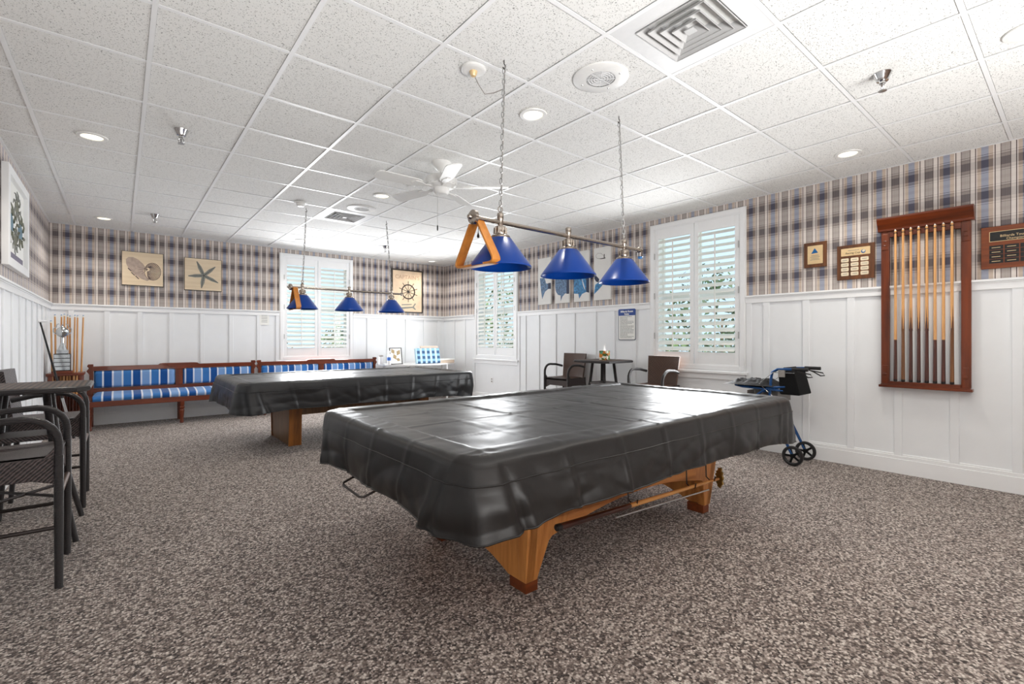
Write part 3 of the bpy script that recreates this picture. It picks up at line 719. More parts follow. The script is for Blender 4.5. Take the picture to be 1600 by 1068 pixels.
# ================================================================== pool tables
def rr_ring(hx, hy, R, ns=(150, 84), nc=14):
    # points of a rounded rectangle, the same count for every ring
    out = []
    R = max(0.012, R)
    cs = ((hx-R, hy-R, 0), (-hx+R, hy-R, PI/2), (-hx+R, -hy+R, PI), (hx-R, -hy+R, 1.5*PI))
    for i, (cx, cy, a0) in enumerate(cs):
        for k in range(nc+1):
            a = a0+PI/2*k/nc; out.append((cx+R*math.cos(a), cy+R*math.sin(a), math.cos(a), math.sin(a), 1))
        n = ns[0] if i in (0, 2) else ns[1]
        x2, y2, a1 = cs[(i+1) % 4]; p0 = out[-1]; p1 = (x2+R*math.cos(a1), y2+R*math.sin(a1))
        for k in range(1, n):
            t = k/n; out.append((p0[0]+(p1[0]-p0[0])*t, p0[1]+(p1[1]-p0[1])*t, p0[2], p0[3], 0))
    return out
def cover(cx, cy, hx, hy, zt, zh, mat, label, seed):
    r = empty('table_cover', (cx, cy, 0), 0, label, 'table cover', 'fitted covers on the pool tables')
    mb = MB(); S = Vector((seed*3.1, seed*1.7, 0))
    R = 0.13
    GXs = [-hx+0.12+0.36*i for i in range(9)]; GYs = [-hy+0.10+0.345*i for i in range(5)]
    def topz(x, y, o):
        z = zt
        t = min(1, max(0, (-o-0.135)/0.03)); t = t*t*(3-2*t); z -= 0.013*t                # the bed lies lower than the rails
        z -= 0.007*max(0, 1+o/0.135)**2                                                      # rails slope a little outwards
        p = Vector((x, y, 0))+S
        z += 0.0035*noise.noise(p*2.2)+0.0028*noise.noise(p*6.0)+0.0014*noise.noise(p*15)
        for g in GXs:
            d = abs(x-g); z += (0.0060*math.exp(-(d/0.014)**2)-0.0025*math.exp(-(d/0.045)**2))*(0.55+0.9*noise.noise(Vector((g*5, y*2.2, seed))))
        for g in GYs:
            d = abs(y-g); z += (0.0055*math.exp(-(d/0.014)**2)-0.0025*math.exp(-(d/0.045)**2))*(0.55+0.9*noise.noise(Vector((x*2.0, g*5, seed+4))))
        # gathered ripples running across the end rails
        if -o < 0.16 and abs(x) > hx-0.17: z += 0.0022*math.sin(y*62+6*noise.noise(p*3))*(0.5+noise.noise(p*2.0))
        if -o < 0.16 and abs(y) > hy-0.17: z += 0.0024*math.sin(x*38+8*noise.noise(p*3))*max(0, noise.noise(p*1.6)+0.15)
        return z
    rings = []
    offs = [-hy+0.02]
    while offs[-1] < -0.175: offs.append(offs[-1]+0.024)
    offs += [-0.16, -0.15, -0.14, -0.13, -0.12, -0.105, -0.09, -0.075, -0.06, -0.045, -0.03]
    for o in offs:
        rings.append([(x, y, topz(x, y, o)) for x, y, nx, ny, c in rr_ring(hx+o, hy+o, R+o)])
    # the drape
    prof = [(-0.018, -0.011), (-0.009, -0.017), (-0.002, -0.027), (0.003, -0.045), (0.008, -0.070), (0.012, -0.090), (0.013, -0.100), (0.016, -0.112)]
    nd = 22; hd = (zt-zh)
    for k in range(1, nd+1):
        t = k/nd; prof.append((0.016+0.010*math.sin(t*PI*0.6), -0.112-(hd-0.112)*t))
    base = rr_ring(hx, hy, R); N = len(base)
    cum = [0]
    for i in range(1, N): cum.append(cum[-1]+math.hypot(base[i][0]-base[i-1][0], base[i][1]-base[i-1][1]))
    for o, dz in prof:
        s = min(1, max(0, (-dz-0.03)/(hd-0.03)))
        ring = []
        for i, (x, y, nx, ny, c) in enumerate(rr_ring(hx+o, hy+o, R+o+0.09*s)):
            bx, by = base[i][0], base[i][1]
            # how near a corner
            dc = math.hypot(abs(bx)-hx, abs(by)-hy); cw = math.exp(-(dc/0.20)**2)
            p = Vector((bx, by, 0))*1.0+S
            q = 0.020*s*noise.noise(Vector((bx*3.2, by*3.2, dz*1.2+seed)))+0.007*s*noise.noise(Vector((bx*7+dz*3, by*7+dz*3, dz*4+seed*2)))
            q += 0.022*min(1, s*1.6)*(abs(noise.noise(Vector((bx*2.6-dz*4, by*2.6+dz*4, dz*4+seed*5))))-0.2)+0.004*min(1, s*2)*(abs(noise.noise(Vector((bx*7+dz*8, by*7-dz*8, seed*7))))-0.2)
            q += 0.002*noise.noise(Vector((bx*14, by*14, dz*9+seed)))*s
            for g in GXs:                                                                     # fold lines of the packed cover
                if abs(by) > hy-0.1: d = abs(bx-g); q += 0.009*math.exp(-(d/0.012)**2)*(0.4+0.6*s)-0.006*math.exp(-((bx-g-0.03)/0.03)**2)*s
            for g in GYs:
                if abs(bx) > hx-0.1: d = abs(by-g); q += 0.009*math.exp(-(d/0.012)**2)*(0.4+0.6*s)-0.006*math.exp(-((by-g-0.03)/0.03)**2)*s
            an = math.atan2(abs(by)-hy+R, abs(bx)-hx+R)                                        # corner flutes
            q += cw*s*(0.022*math.sin(an*5.0+seed)+0.010*math.sin(an*11.0+seed*2+dz*6)+0.030)
            q += 0.010*s*abs(noise.noise(Vector((bx*5+dz*6, by*5-dz*5, seed+3))))
            zz = zt+dz
            if dz < -0.112:
                zz += s*(0.012*noise.noise(Vector((bx*1.6, by*1.6, seed+9)))-0.026*cw-0.022*max(0, bx/hx)**2+0.012*max(0, -bx/hx)*max(0, by/hy))
            else:
                zz += 0.004*noise.noise(p*5)
            ring.append((x+nx*q, y+ny*q, zz))
        rings.append(ring)
    V = [[mb.bm.verts.new(p) for p in rg] for rg in rings]
    for a, b in zip(V, V[1:]):
        for i in range(N): mb.f([a[i], a[(i+1) % N], b[(i+1) % N], b[i]])
    mb.f(V[0])
    si = len(offs)+6
    seam = [(p[0]*1.0+base[i][2]*0.002, p[1]+base[i][3]*0.002, p[2]) for i, p in enumerate(rings[si])]
    hem = [(p[0], p[1], p[2]+0.003) for p in rings[-1]]
    o = mb.build('cover_cloth', mat, r, angle=70)
    so_ = o.modifiers.new('thick', 'SOLIDIFY'); so_.thickness = 0.003; so_.offset = -1
    MB().tube(seam, 0.003, 5, closed=True).build('seam', mat, r); MB().tube(hem, 0.0035, 5, closed=True).build('hem', mat, r)
    return r
def under_box(root, hx, hy, z0, z1, mat):
    MB().box((-hx, -hy, z0), (hx, hy, z1)).build('bed', mat, root, smooth=False, bevel=0.01)
# ---- near table: splayed honey oak end frames with arches
T1 = (2.375, 2.17)
t1 = empty('pool_table', (T1[0], T1[1], 0), 0, 'honey oak pool table under the near black vinyl cover', 'pool table', 'covered pool tables')
under_box(t1, 1.33, 0.74, 0.56, 0.755, 'oakx')
xe = 0.875; ye = 0.457
for s in (-1, 1):
    pts = [(-ye, 0.055), (-ye+0.135, 0.055)]
    pts += [(-ye+0.135+0.30*t, 0.055+0.075*math.sin(t*PI/2)) for t in (0.1, 0.2, 0.35, 0.5, 0.7, 0.9)]
    pts += [(-a, b) for a, b in pts[::-1]]
    pts += [(ye+0.065, 0.60), (-ye-0.065, 0.60)]
    mb = MB(); x0, x1 = (s*xe, s*(xe-0.055)); mb.prism(pts, 'x', min(x0, x1), max(x0, x1)); mb.build('end_frame', 'oak', t1, smooth=False, bevel=0.004)
    for t in (-1, 1):
        # leg cheek along the long side, narrowing to the foot
        c = [(s*xe, 0.055), (s*(xe-0.075), 0.055), (s*(xe-0.135), 0.235), (s*(xe-0.155), 0.255), (s*(xe-0.30), 0.285), (s*(xe-0.30), 0.60), (s*(xe+0.03), 0.60)]
        mb = MB(); y0, y1 = t*ye, t*(ye-0.05)
        vA = [mb.bm.verts.new((p[0], y0+t*0.065*(p[1]-0.055)/0.545, p[1])) for p in c]; vB = [mb.bm.verts.new((p[0], y1, p[1])) for p in c]
        mb.f(vA); mb.f(vB[::-1])
        for i in range(len(c)): mb.f([vA[i], vB[i], vB[(i+1) % len(c)], vA[(i+1) % len(c)]])
        mb.build('leg', 'oak', t1, smooth=False, bevel=0.004)
        mb = MB(); a = [(s*(xe-0.006), 0), (s*(xe-0.085), 0)]; mb.box((min(a[0][0], a[1][0]), min(t*(ye-0.006), t*(ye-0.13)), 0), (max(a[0][0], a[1][0]), max(t*(ye-0.006), t*(ye-0.13)), 0.057))
        mb.build('foot', 'footwood', t1, smooth=False, bevel=0.003)
for t in (-1, 1):
    n = 12; pts = [(-xe+0.25, 0.60), (xe-0.25, 0.60), (xe-0.25, 0.275)]
    pts += [(x, 0.275+0.065*(1-(x/(xe-0.25))**2)) for x in [(xe-0.25)*(1-2*i/n) for i in range(1, n)]]+[(-xe+0.25, 0.275)]
    mb = MB(); mb.prism(pts, 'y', min(t*(ye+0.035), t*(ye-0.01)), max(t*(ye+0.035), t*(ye-0.01))); mb.build('side_rail', 'oakx', t1, smooth=False, bevel=0.003)
mb = MB(); mb.tube([(-xe-0.02, -0.02+0.30, 0.55), (-1.43, 0.30, 0.50), (-1.48, 0.29, 0.485), (-1.49, 0.26, 0.48), (-1.49, 0.05, 0.475), (-1.48, 0.02, 0.48), (-1.43, 0.01, 0.50), (-xe-0.02, 0.01, 0.55)], 0.006, 8); mb.build('pull_handle', 'darkmetal', t1)
for x, zl in ((-0.22, 0.33), (0.38, 0.30), (0.62, 0.30)):
    mb = MB(); mb.tube([(x, -ye-0.055, 0.56), (x, -ye-0.105, 0.42), (x, -ye-0.108, zl+0.02), (x, -ye-0.135, zl), (x, -ye-0.165, zl+0.008), (x, -ye-0.17, zl+0.035)], 0.004, 6); mb.build('stick_hook', 'darkmetal', t1)
cover(2.398, 2.185, 1.462, 0.812, 0.805, 0.530, 'vinyl', 'black vinyl cover draped over the near pool table', 3)
# bridge stick on the hooks
br = empty('bridge_stick', (0, 0, 0), 0, 'mechanical bridge stick with brass head slung under the near table', 'bridge stick')
P0, P1 = Vector((1.545, 1.555, 0.362)), Vector((3.10, 1.560, 0.300))
def lerp(t): return tuple(P0*(1-t)+P1*t)
MB().tube([lerp(0.0), lerp(0.004), lerp(0.02)], [0.010, 0.0165, 0.0165], 12).build('bumper', 'rubber', br)
MB().tube([lerp(0.02), lerp(0.36)], [0.016, 0.013], 12).build('butt', 'buttx', br)
MB().tube([lerp(0.36), lerp(0.98)], [0.013, 0.0085], 12).build('shaft', 'maplex', br)
hd = P1; mb = MB()
pr = [(-0.075, 0.0), (-0.06, 0.035), (-0.048, 0.030), (-0.038, 0.050), (-0.022, 0.040), (-0.010, 0.060), (0.010, 0.046), (0.024, 0.062), (0.038, 0.042), (0.050, 0.05), (0.06, 0.028), (0.072, 0.030), (0.08, 0.0), (0.066, -0.018), (0.054, -0.010), (0.04, -0.03), (0.022, -0.022), (0.0, -0.035), (-0.022, -0.022), (-0.04, -0.032), (-0.056, -0.012)]
mb.prism([(hd.y+b*0.6, hd.z+a*0.9) for a, b in pr], 'x', hd.x-0.008, hd.x+0.008); mb.build('bridge_head', 'brass', br, smooth=False, bevel=0.002)
rod = empty('steel_rod', (0, 0, 0), 0, 'thin steel rod slung beneath the bridge stick', 'rod')
MB().tube([(1.98, 1.555, 0.306), (2.92, 1.548, 0.262)], 0.005, 8).build('rod', 'steel', rod)
# ---- far table: walnut pedestals
T2 = (2.385, 6.22)
t2 = empty('pool_table', (T2[0], T2[1], 0), 0, 'walnut pool table under the far charcoal cover', 'pool table', 'covered pool tables')
under_box(t2, 1.33, 0.74, 0.54, 0.75, 'walnut')
for s in (-1, 1):
    pts = [(-0.355, 0.0), (0.355, 0.0), (0.42, 0.10), (0.45, 0.58), (-0.45, 0.58), (-0.42, 0.10)]
    x0, x1 = s*0.90, s*0.76
    mb = MB(); mb.prism([(-0.40, 0.0), (0.34, 0.0), (0.42, 0.08), (0.44, 0.58), (-0.44, 0.58), ], 'x', min(x0, x1)+0.012, max(x0, x1)-0.012); mb.build('pedestal', 'walnut', t2, smooth=False, bevel=0.004)
    for t in (-1, 1):
        yy = [(t*0.405, 0.0), (t*0.405-t*0.02, 0.0), (t*0.425, 0.58), (t*0.447, 0.58)]
        mb = MB(); mb.prism(yy, 'x', min(x0, x1), max(x0, x1)); mb.build('leg_edge', 'walnutedge', t2, smooth=False, bevel=0.002)
mb = MB(); mb.box((-0.76, -0.34, 0.34), (0.76, -0.29, 0.56)); mb.build('side_rail', 'walnut', t2, smooth=False)
mb = MB(); mb.box((-0.76, 0.29, 0.34), (0.76, 0.34, 0.56)); mb.build('side_rail', 'walnut', t2, smooth=False)
cover(2.365, 6.215, 1.450, 0.810, 0.785, 0.482, 'vinyl2', 'charcoal vinyl cover draped over the far pool table', 8)

# ================================================================== cue rack on the wall
def cue(name, L, wrap, label, group, cat='cue'):
    r = empty(name, (0, 0, 0), 0, label, cat, group)
    MB().lathe([(0.012, 0), (0.0145, 0.004), (0.0145, 0.02)], n=12).build('bumper', 'rubber', r)
    b = L*(0.27 if wrap == 'short' else 0.34)
    MB().lathe([(0.0142, 0.02), (0.0120, b)], n=12).build('butt', 'butt' if wrap != 'light' else 'butt2', r)
    mb = MB(); mb.lathe([(0.0119, b-0.002), (0.0088, L-0.03)], n=12)
    if wrap == 'points':
        for k in range(4):
            a = k*PI/2+0.4
            v = []
            for da, h in ((-0.55, b-0.03), (0.55, b-0.03), (0, b+0.17)):
                q = 0.0128-0.0055*(h-b)/(L-b); v.append(mb.bm.verts.new((q*math.cos(a+da)*1.03, q*math.sin(a+da)*1.03, h)))
    mb.build('shaft', 'maple', r)
    if wrap != 'short':
        mb = MB()
        for k in range(4):
            a = k*PI/2+0.35; v = []
            for da, h, rr in ((-0.7, b-0.02, 0.0128), (0, b-0.02, 0.0136), (0.7, b-0.02, 0.0128), (0, b+0.20, 0.0112)): v.append(mb.bm.verts.new((rr*math.cos(a+da), rr*math.sin(a+da), h)))
            mb.f([v[0], v[1], v[3]]); mb.f([v[1], v[2], v[3]])
        mb.build('points', 'butt' if wrap != 'light' else 'butt2', r, smooth=False)
    MB().lathe([(0.0089, L-0.03), (0.0086, L-0.008)], n=10).build('ferrule', 'white_tip', r)
    MB().lathe([(0.0086, L-0.008), (0.007, L)], n=10).build('tip', 'chalkblue', r)
    return r
cr = wall_thing('cue_rack', 'right', 0.913, 0.79, 'cherry wall rack with eight pool cues on the white panelling', 'cue rack')
hw, H = 0.272, 1.545
for s in (-1, 1):
    mb = MB(); mb.box((s*hw-0.031, -0.058, 0.03), (s*hw+0.031, -0.021, 1.43)); mb.build('post', 'cherry', cr, smooth=False, bevel=0.004)
    mb = MB(); mb.box((s*hw-0.022, -0.066, 0.03), (s*hw+0.022, -0.056, 0.20)); mb.lathe([(0.016, -0.066), (0.014, -0.072), (0.004, -0.073)], c=(s*hw, 0, 0.12), axis='y', n=16); mb.build('foot_block', 'cherry', cr, bevel=0.003)
    mb = MB(); mb.box((s*hw-0.024, -0.066, 1.26), (s*hw+0.024, -0.056, 1.41)); frame_ring(mb, s*hw-0.018, 1.30, s*hw+0.018, 1.345, 0.006, -0.072, -0.066); mb.build('corbel', 'cherry', cr, smooth=False, bevel=0.003)
mb = MB(); mb.prism([(-0.021, 1.43), (-0.075, 1.43), (-0.078, 1.45), (-0.088, 1.47), (-0.105, 1.50), (-0.118, 1.525), (-0.122, 1.535), (-0.122, 1.55), (-0.021, 1.55)], 'x', -0.325, 0.325); mb.build('crown', 'cherryx', cr, smooth=False, bevel=0.002)
mb = MB(); mb.box((-hw+0.031, -0.056, 1.375), (hw-0.031, -0.024, 1.43)); mb.build('top_rail', 'cherryx', cr, smooth=False, bevel=0.003)
mb = MB(); mb.box((-hw+0.031, -0.075, 0.03), (hw-0.031, -0.024, 0.055)); mb.box((-0.315, -0.092, 0.0), (0.315, -0.021, 0.022)); mb.box((-0.30, -0.085, 0.022), (0.30, -0.021, 0.032)); mb.build('base_shelf', 'cherryx', cr, smooth=False, bevel=0.003)
mb = MB()
for i in range(8):
    x = -0.195+i*0.0545
    mb.tube([(x+0.012*math.cos(a), -0.068+0.012*math.sin(a), 1.405) for a in [PI*(0.75+1.5*k/8) for k in range(9)]], 0.003, 5)
mb.build('cue_clip', 'rubber', cr)
kinds = ['short', 'light', 'points', 'points', 'points', 'short', 'short', 'light']
ords = ['first', 'second', 'third', 'fourth', 'fifth', 'sixth', 'seventh', 'eighth']
for i in range(8):
    c = cue('pool_cue', 1.40, kinds[i], '%s cue in the wall rack counting from the window side, %s butt' % (ords[i], 'plain dark' if kinds[i] == 'short' else 'brown pointed' if kinds[i] == 'light' else 'dark pointed'), 'cues in the wall rack')
    c.location = (XR-0.068, 0.913-(-0.195+i*0.0545), 0.79+0.056); c.rotation_euler = (0, 0, i*0.7)

# ================================================================== plaques, pictures and signs
def board(root, w_, h_, t, mat, y=-0.002, name='board', bev=0.003):
    return MB().box((-w_/2, y-t, 0), (w_/2, y, h_)).build(name, mat, root, smooth=False, bevel=bev)
def plate(root, name, x0, z0, x1, z1, y, mat, r=0.004, t=0.0015):
    return MB().prism(rrect(x0, z0, x1, z1, r), 'y', y-t, y).build(name, mat, root, smooth=False)
p = wall_thing('sailboat_plaque', 'right', 1.772, 1.966, 'small walnut plaque with a blue sail emblem', 'plaque')
board(p, 0.207, 0.257, 0.018, 'plaque'); plate(p, 'brass_plate', -0.068, 0.035, 0.070, 0.222, -0.020, 'gold')
MB().prism([(-0.035, 0.140), (-0.002, 0.195), (0.028, 0.146)], 'y', -0.0228, -0.0215).build('sail_emblem', 'teal', p, smooth=False)
for i, z in enumerate((0.118, 0.103, 0.088, 0.075)): MB().box((-0.035-0.008*(i % 2), -0.0225, z), (0.035+0.008*(i % 2), -0.0215, z+0.004)).build('engraved_line', 'printgrey', p, smooth=False)
p = wall_thing('cup_plaque', 'right', 1.426, 1.811, 'walnut plaque with twelve cream name tags, beside the cue rack', 'plaque')
board(p, 0.305, 0.337, 0.018, 'plaque'); plate(p, 'title_plate', -0.118, 0.232, 0.118, 0.305, -0.020, 'gold')
text('lettering', 'Racing Cup', 0.026, p, (-0.02, -0.0222, 0.256), 'inkdark'); MB().box((-0.06, -0.0222, 0.280), (0.03, -0.0215, 0.284)).build('engraved_line', 'printgrey', p, smooth=False)
MB().lathe([(0.018, -0.0215), (0.017, -0.0228)], c=(0.064, 0, 0.262), axis='y', n=20).build('emblem', 'teal', p)
MB().lathe([(0.012, -0.0228), (0.010, -0.0236)], c=(0.066, 0, 0.266), axis='y', n=16).build('emblem_globe', 'platecream', p)
for cx_ in (-0.086, -0.006, 0.074):
    for k in range(4):
        t = plate(p, 'name_tag', cx_-0.032, 0.038+k*0.045, cx_+0.032, 0.038+k*0.045+0.036, -0.020, 'platecream', 0.008)
        MB().box((cx_-0.02, -0.0222, 0.038+k*0.045+0.016), (cx_+0.02, -0.0215, 0.038+k*0.045+0.020)).build('engraving', 'printgrey', t, smooth=False)
p = wall_thing('champions_plaque', 'right', 0.335, 1.805, 'red-brown plaque with black name plates, cut by the picture edge', 'plaque')
board(p, 0.44, 0.341, 0.02, 'plaquered'); plate(p, 'title_border', -0.172, 0.217, 0.172, 0.300, -0.022, 'gold', 0.001); plate(p, 'title_plate', -0.168, 0.221, 0.168, 0.296, -0.0237, 'plateblack', 0.001)
text('lettering', 'Billiards Tournament', 0.026, p, (0, -0.0256, 0.258), 'gold'); text('lettering', 'Champions', 0.024, p, (-0.02, -0.0256, 0.234), 'gold')
for i in range(4):
    for k in range(4):
        x0 = -0.172+i*0.0875
        t = plate(p, 'name_tag', x0, 0.042+k*0.037, x0+0.080, 0.042+k*0.037+0.033, -0.022, 'plateblack', 0.001)
        if i < 2: MB().box((x0+0.014, -0.0245, 0.042+k*0.037+0.014), (x0+0.064, -0.0237, 0.042+k*0.037+0.018)).build('engraving', 'gold', t, smooth=False)
# rules sign
p = wall_thing('rules_sign', 'right', 4.11, 1.214, 'white rules sign with a blue header above the bistro table', 'sign')
plate(p, 'backing', -0.147, 0.0, 0.147, 0.438, -0.022, 'signedge', 0.02, 0.004); plate(p, 'face', -0.138, 0.009, 0.138, 0.429, -0.026, 'paper', 0.016, 0.0015)
plate(p, 'header', -0.147, 0.345, 0.147, 0.438, -0.0262, 'signblue', 0.02, 0.003)
text('lettering', 'Billiards Room', 0.036, p, (0, -0.0297, 0.402), 'paper', bold=0.0012); text('lettering', 'Rules', 0.036, p, (0, -0.0297, 0.366), 'paper', bold=0.0012)
rnd = random.Random(5)
for i in range(19):
    z = 0.325-i*0.0163; mb = MB(); x = -0.115; e = 0.115-rnd.choice((0, 0, 0.03, 0.1))
    while x < e: wl = rnd.uniform(0.012, 0.035); mb.box((x, -0.0285, z), (min(x+wl, e), -0.0275, z+0.006)); x += wl+0.006
    mb.build('print_line', 'printgrey', p, smooth=False)
# notice on the back wall
p = wall_thing('paper_notice', 'back', 1.91, 1.47, 'small white paper notice on the panelling beside the back window', 'notice')
MB().box((-0.075, -0.0215, 0), (0.075, -0.0205, 0.20)).build('sheet', 'paper', p, smooth=False)
for i in range(5): MB().box((-0.045, -0.0222, 0.16-i*0.028), (0.045, -0.0215, 0.166-i*0.028)).build('print_line', 'printgrey', p, smooth=False)
p = wall_thing('power_outlet', 'right', 7.274, 0.38, 'white power outlet low on the wall under the narrow window', 'outlet')
MB().prism(rrect(-0.036, 0, 0.036, 0.115, 0.006), 'y', -0.012, -0.006).build('cover_plate', 'whiteplastic', p, smooth=False)
for z in (0.035, 0.08): MB().prism(rrect(-0.017, z-0.014, 0.017, z+0.014, 0.008), 'y', -0.0135, -0.012).build('socket', 'greycap', p, smooth=False)
# nautilus picture
p = wall_thing('shell_picture', 'back', 0.262, 2.02, 'wood board picture printed with a nautilus shell', 'picture', 'board pictures over the bench')
MB().box((-0.248, -0.028, 0.0), (0.248, -0.004, 0.505)).build('edge', 'darkframe', p, smooth=False); MB().box((-0.242, -0.031, 0.010), (0.242, -0.028, 0.500)).build('board', 'pic', p, smooth=False)
sx = lambda q: (q[0]/1600*180-10.5)/65*0.496-0.248
def SP(q):                                              # picture-space points measured on the board (0..1)
    return (-0.242+q[0]*0.484, 0.01+(1-q[1])*0.49)
mb = MB(); pts = [SP(q) for q in ((0.09, 0.24), (0.15, 0.17), (0.26, 0.16), (0.38, 0.22), (0.50, 0.34), (0.56, 0.44), (0.50, 0.55), (0.58, 0.72), (0.66, 0.82), (0.60, 0.86), (0.46, 0.80), (0.30, 0.68), (0.16, 0.52), (0.10, 0.38))]
mb.prism(pts, 'y', -0.0318, -0.031); mb.build('shell_mouth', 'inklight', p, smooth=False)
mb = MB()
c = SP((0.74, 0.56)); mb.prism([(c[0]+0.098*math.cos(a*PI/14), c[1]+0.128*math.sin(a*PI/14)) for a in range(28)], 'y', -0.0320, -0.031); mb.build('shell_whorl', 'pic', p, smooth=False)
mb = MB(); k = SP((0.62, 0.50))
for a in range(26):
    t = -PI*0.62+a*PI*1.5/25; r0, r1 = 0.030, 1.0
    q0 = (k[0]+0.022*math.cos(t), k[1]+0.028*math.sin(t)); q1 = (c[0]+0.098*math.cos(t), c[1]+0.128*math.sin(t)); m = ((q0[0]+q1[0])/2+0.010*math.sin(t), (q0[1]+q1[1])/2-0.016)
    mb.tube([(q0[0], -0.0320, q0[1]), (m[0], -0.0320, m[1]), (q1[0], -0.0320, q1[1])], [0.0015, 0.0035, 0.005], 4)
mb.tube([(c[0]+0.099*math.cos(a*PI/20), -0.032, c[1]+0.130*math.sin(a*PI/20)) for a in range(-22, 24)], 0.0022, 4)
for q in ((0.14, 0.50), (0.22, 0.62), (0.32, 0.72)): mb.tube([(*SP(q)[:1], -0.032, SP(q)[1]), (SP((q[0]+0.08, q[1]+0.09))[0], -0.032, SP((q[0]+0.08, q[1]+0.09))[1])], 0.006, 4)
for q in ((0.36, 0.44), (0.38, 0.52), (0.42, 0.60), (0.46, 0.66)): mb.tube([(SP(q)[0], -0.032, SP(q)[1]), (k[0], -0.032, k[1])], [0.0012, 0.003], 4)
mb.build('shell_lines', 'inkpurple', p)
p = wall_thing('starfish_picture', 'back', 1.024, 1.997, 'wood board picture printed with a grey starfish', 'picture', 'board pictures over the bench')
MB().box((-0.252, -0.028, 0.0), (0.252, -0.004, 0.513)).build('edge', 'darkframe', p, smooth=False); MB().box((-0.246, -0.031, 0.010), (0.246, -0.028, 0.508)).build('board', 'pic', p, smooth=False)
cxy = (0.006, 0.245); tips = [(-0.092, 0.47), (0.168, 0.405), (0.212, 0.14), (-0.026, 0.035), (-0.208, 0.222)]
mb = MB(); pts = []
for i in range(5):
    a = Vector(tips[i])-Vector(cxy); b = Vector(tips[(i+1) % 5])-Vector(cxy)
    pts += [(cxy[0]+a.x*0.97-a.normalized().y*0.004, cxy[1]+a.y*0.97+a.normalized().x*0.004), (cxy[0]+a.x*0.97+a.normalized().y*0.008, cxy[1]+a.y*0.97-a.normalized().x*0.008), (cxy[0]+a.x*0.55+a.normalized().y*0.026, cxy[1]+a.y*0.55-a.normalized().x*0.026)]
    m = (a.normalized()+b.normalized()).normalized()*0.042; pts.append((cxy[0]+m.x, cxy[1]+m.y))
    pts.append((cxy[0]+b.x*0.55-b.normalized().y*0.026, cxy[1]+b.y*0.55+b.normalized().x*0.026))
mb.prism(pts[::-1], 'y', -0.0322, -0.031); mb.build('starfish', 'inkgreen', p, smooth=False)
mb = MB()
for t in tips: mb.tube([(cxy[0], -0.0322, cxy[1]), (t[0]*0.95+cxy[0]*0.05, -0.0322, t[1]*0.95+cxy[1]*0.05)], [0.003, 0.0015], 4)
mb.build('starfish_ridge', 'inkdark', p)
# ship wheel print
p = wall_thing('ship_wheel_print', 'back', 4.61, 1.772, 'dark framed parchment print of a ship wheel', 'picture')
mb = MB(); frame_ring(mb, -0.357, 0, 0.357, 0.895, 0.026, -0.03, -0.003); mb.build('frame', 'darkframe', p, smooth=False, bevel=0.003)
MB().box((-0.332, -0.016, 0.025), (0.332, -0.006, 0.87)).build('parchment', 'parch', p, smooth=False)
mb = MB(); c = (0.02, 0.44); mb.tube([(c[0]+0.145*math.cos(a*PI/16), -0.018, c[1]+0.145*math.sin(a*PI/16)) for a in range(32)], 0.012, 6, closed=True)
mb.lathe([(0.026, -0.017), (0.02, -0.022)], c=(c[0], 0, c[1]), axis='y', n=16)
for a in range(10):
    t = a*PI/5+PI/2; mb.tube([(c[0], -0.018, c[1]), (c[0]+0.145*math.cos(t), -0.018, c[1]+0.145*math.sin(t)), (c[0]+0.215*math.cos(t), -0.018, c[1]+0.215*math.sin(t))], [0.007, 0.005, 0.007], 6)
mb.build('wheel_drawing', 'inkdark', p)
text('lettering', "CAPTAIN'S", 0.115, p, (0.0, -0.0168, 0.735), 'parchink')
mb = MB(); mb.prism([(-0.13, 0.115), (0.12, 0.135), (0.17, 0.205), (0.20, 0.20), (0.15, 0.13), (0.20, 0.075), (0.17, 0.07), (0.12, 0.105), (-0.13, 0.075)], 'y', -0.0175, -0.016)
mb.prism([(-0.13, 0.15), (0.10, 0.17), (0.10, 0.19), (-0.13, 0.175)], 'y', -0.0175, -0.016); mb.build('arrow_banner', 'inkgreen', p, smooth=False)
# four canvas panels with a billfish
FISH = {
 0: [('fish1', [(0.16, 0.575), (0.52, 0.575), (0.64, 0.45), (0.80, 0.44), (0.98, 0.43), (0.98, 0.33), (0.78, 0.32), (0.55, 0.27), (0.34, 0.12), (0.24, 0.32)]), ('fish3', [(0.80, 0.45), (1.0, 0.45), (1.0, 0.32), (0.80, 0.33)])],
 1: [('fish1', [(0.0, 0.56), (0.0, 0.34), (0.06, 0.25), (0.20, 0.18), (0.40, 0.16), (0.40, 0.04), (0.52, 0.13), (0.70, 0.19), (1.0, 0.20), (1.0, 0.60), (0.3, 0.62)]), ('fish3', [(0.82, 0.61), (1.0, 0.60), (1.0, 0.18), (0.82, 0.18)])],
 2: [('fish2', [(0.0, 0.62), (0.0, 0.17), (0.30, 0.16), (0.36, 0.06), (0.55, 0.15), (1.0, 0.20), (1.0, 0.62)]), ('fish3', [(0.82, 0.60), (1.0, 0.58), (1.0, 0.16), (0.82, 0.18)]), ('canvas', [(0.52, 0.48), (0.70, 0.30), (0.76, 0.22), (0.68, 0.26), (0.60, 0.34)])],
 3: [('fish3', [(0.02, 0.51), (0.10, 0.49), (0.34, 0.40), (0.30, 0.34), (0.14, 0.36), (0.04, 0.42)]), ('fish2', [(0.02, 0.12), (0.10, 0.30), (0.30, 0.34), (0.54, 0.28), (0.30, 0.20)]), ('inkdark', [(0.20, 0.80), (0.45, 0.775), (0.70, 0.775), (0.72, 0.79), (0.40, 0.79)]), ('inkdark', [(0.62, 0.79), (0.66, 0.79), (0.66, 0.86), (0.62, 0.86)])]}
names = ['tail', 'body', 'belly', 'head']
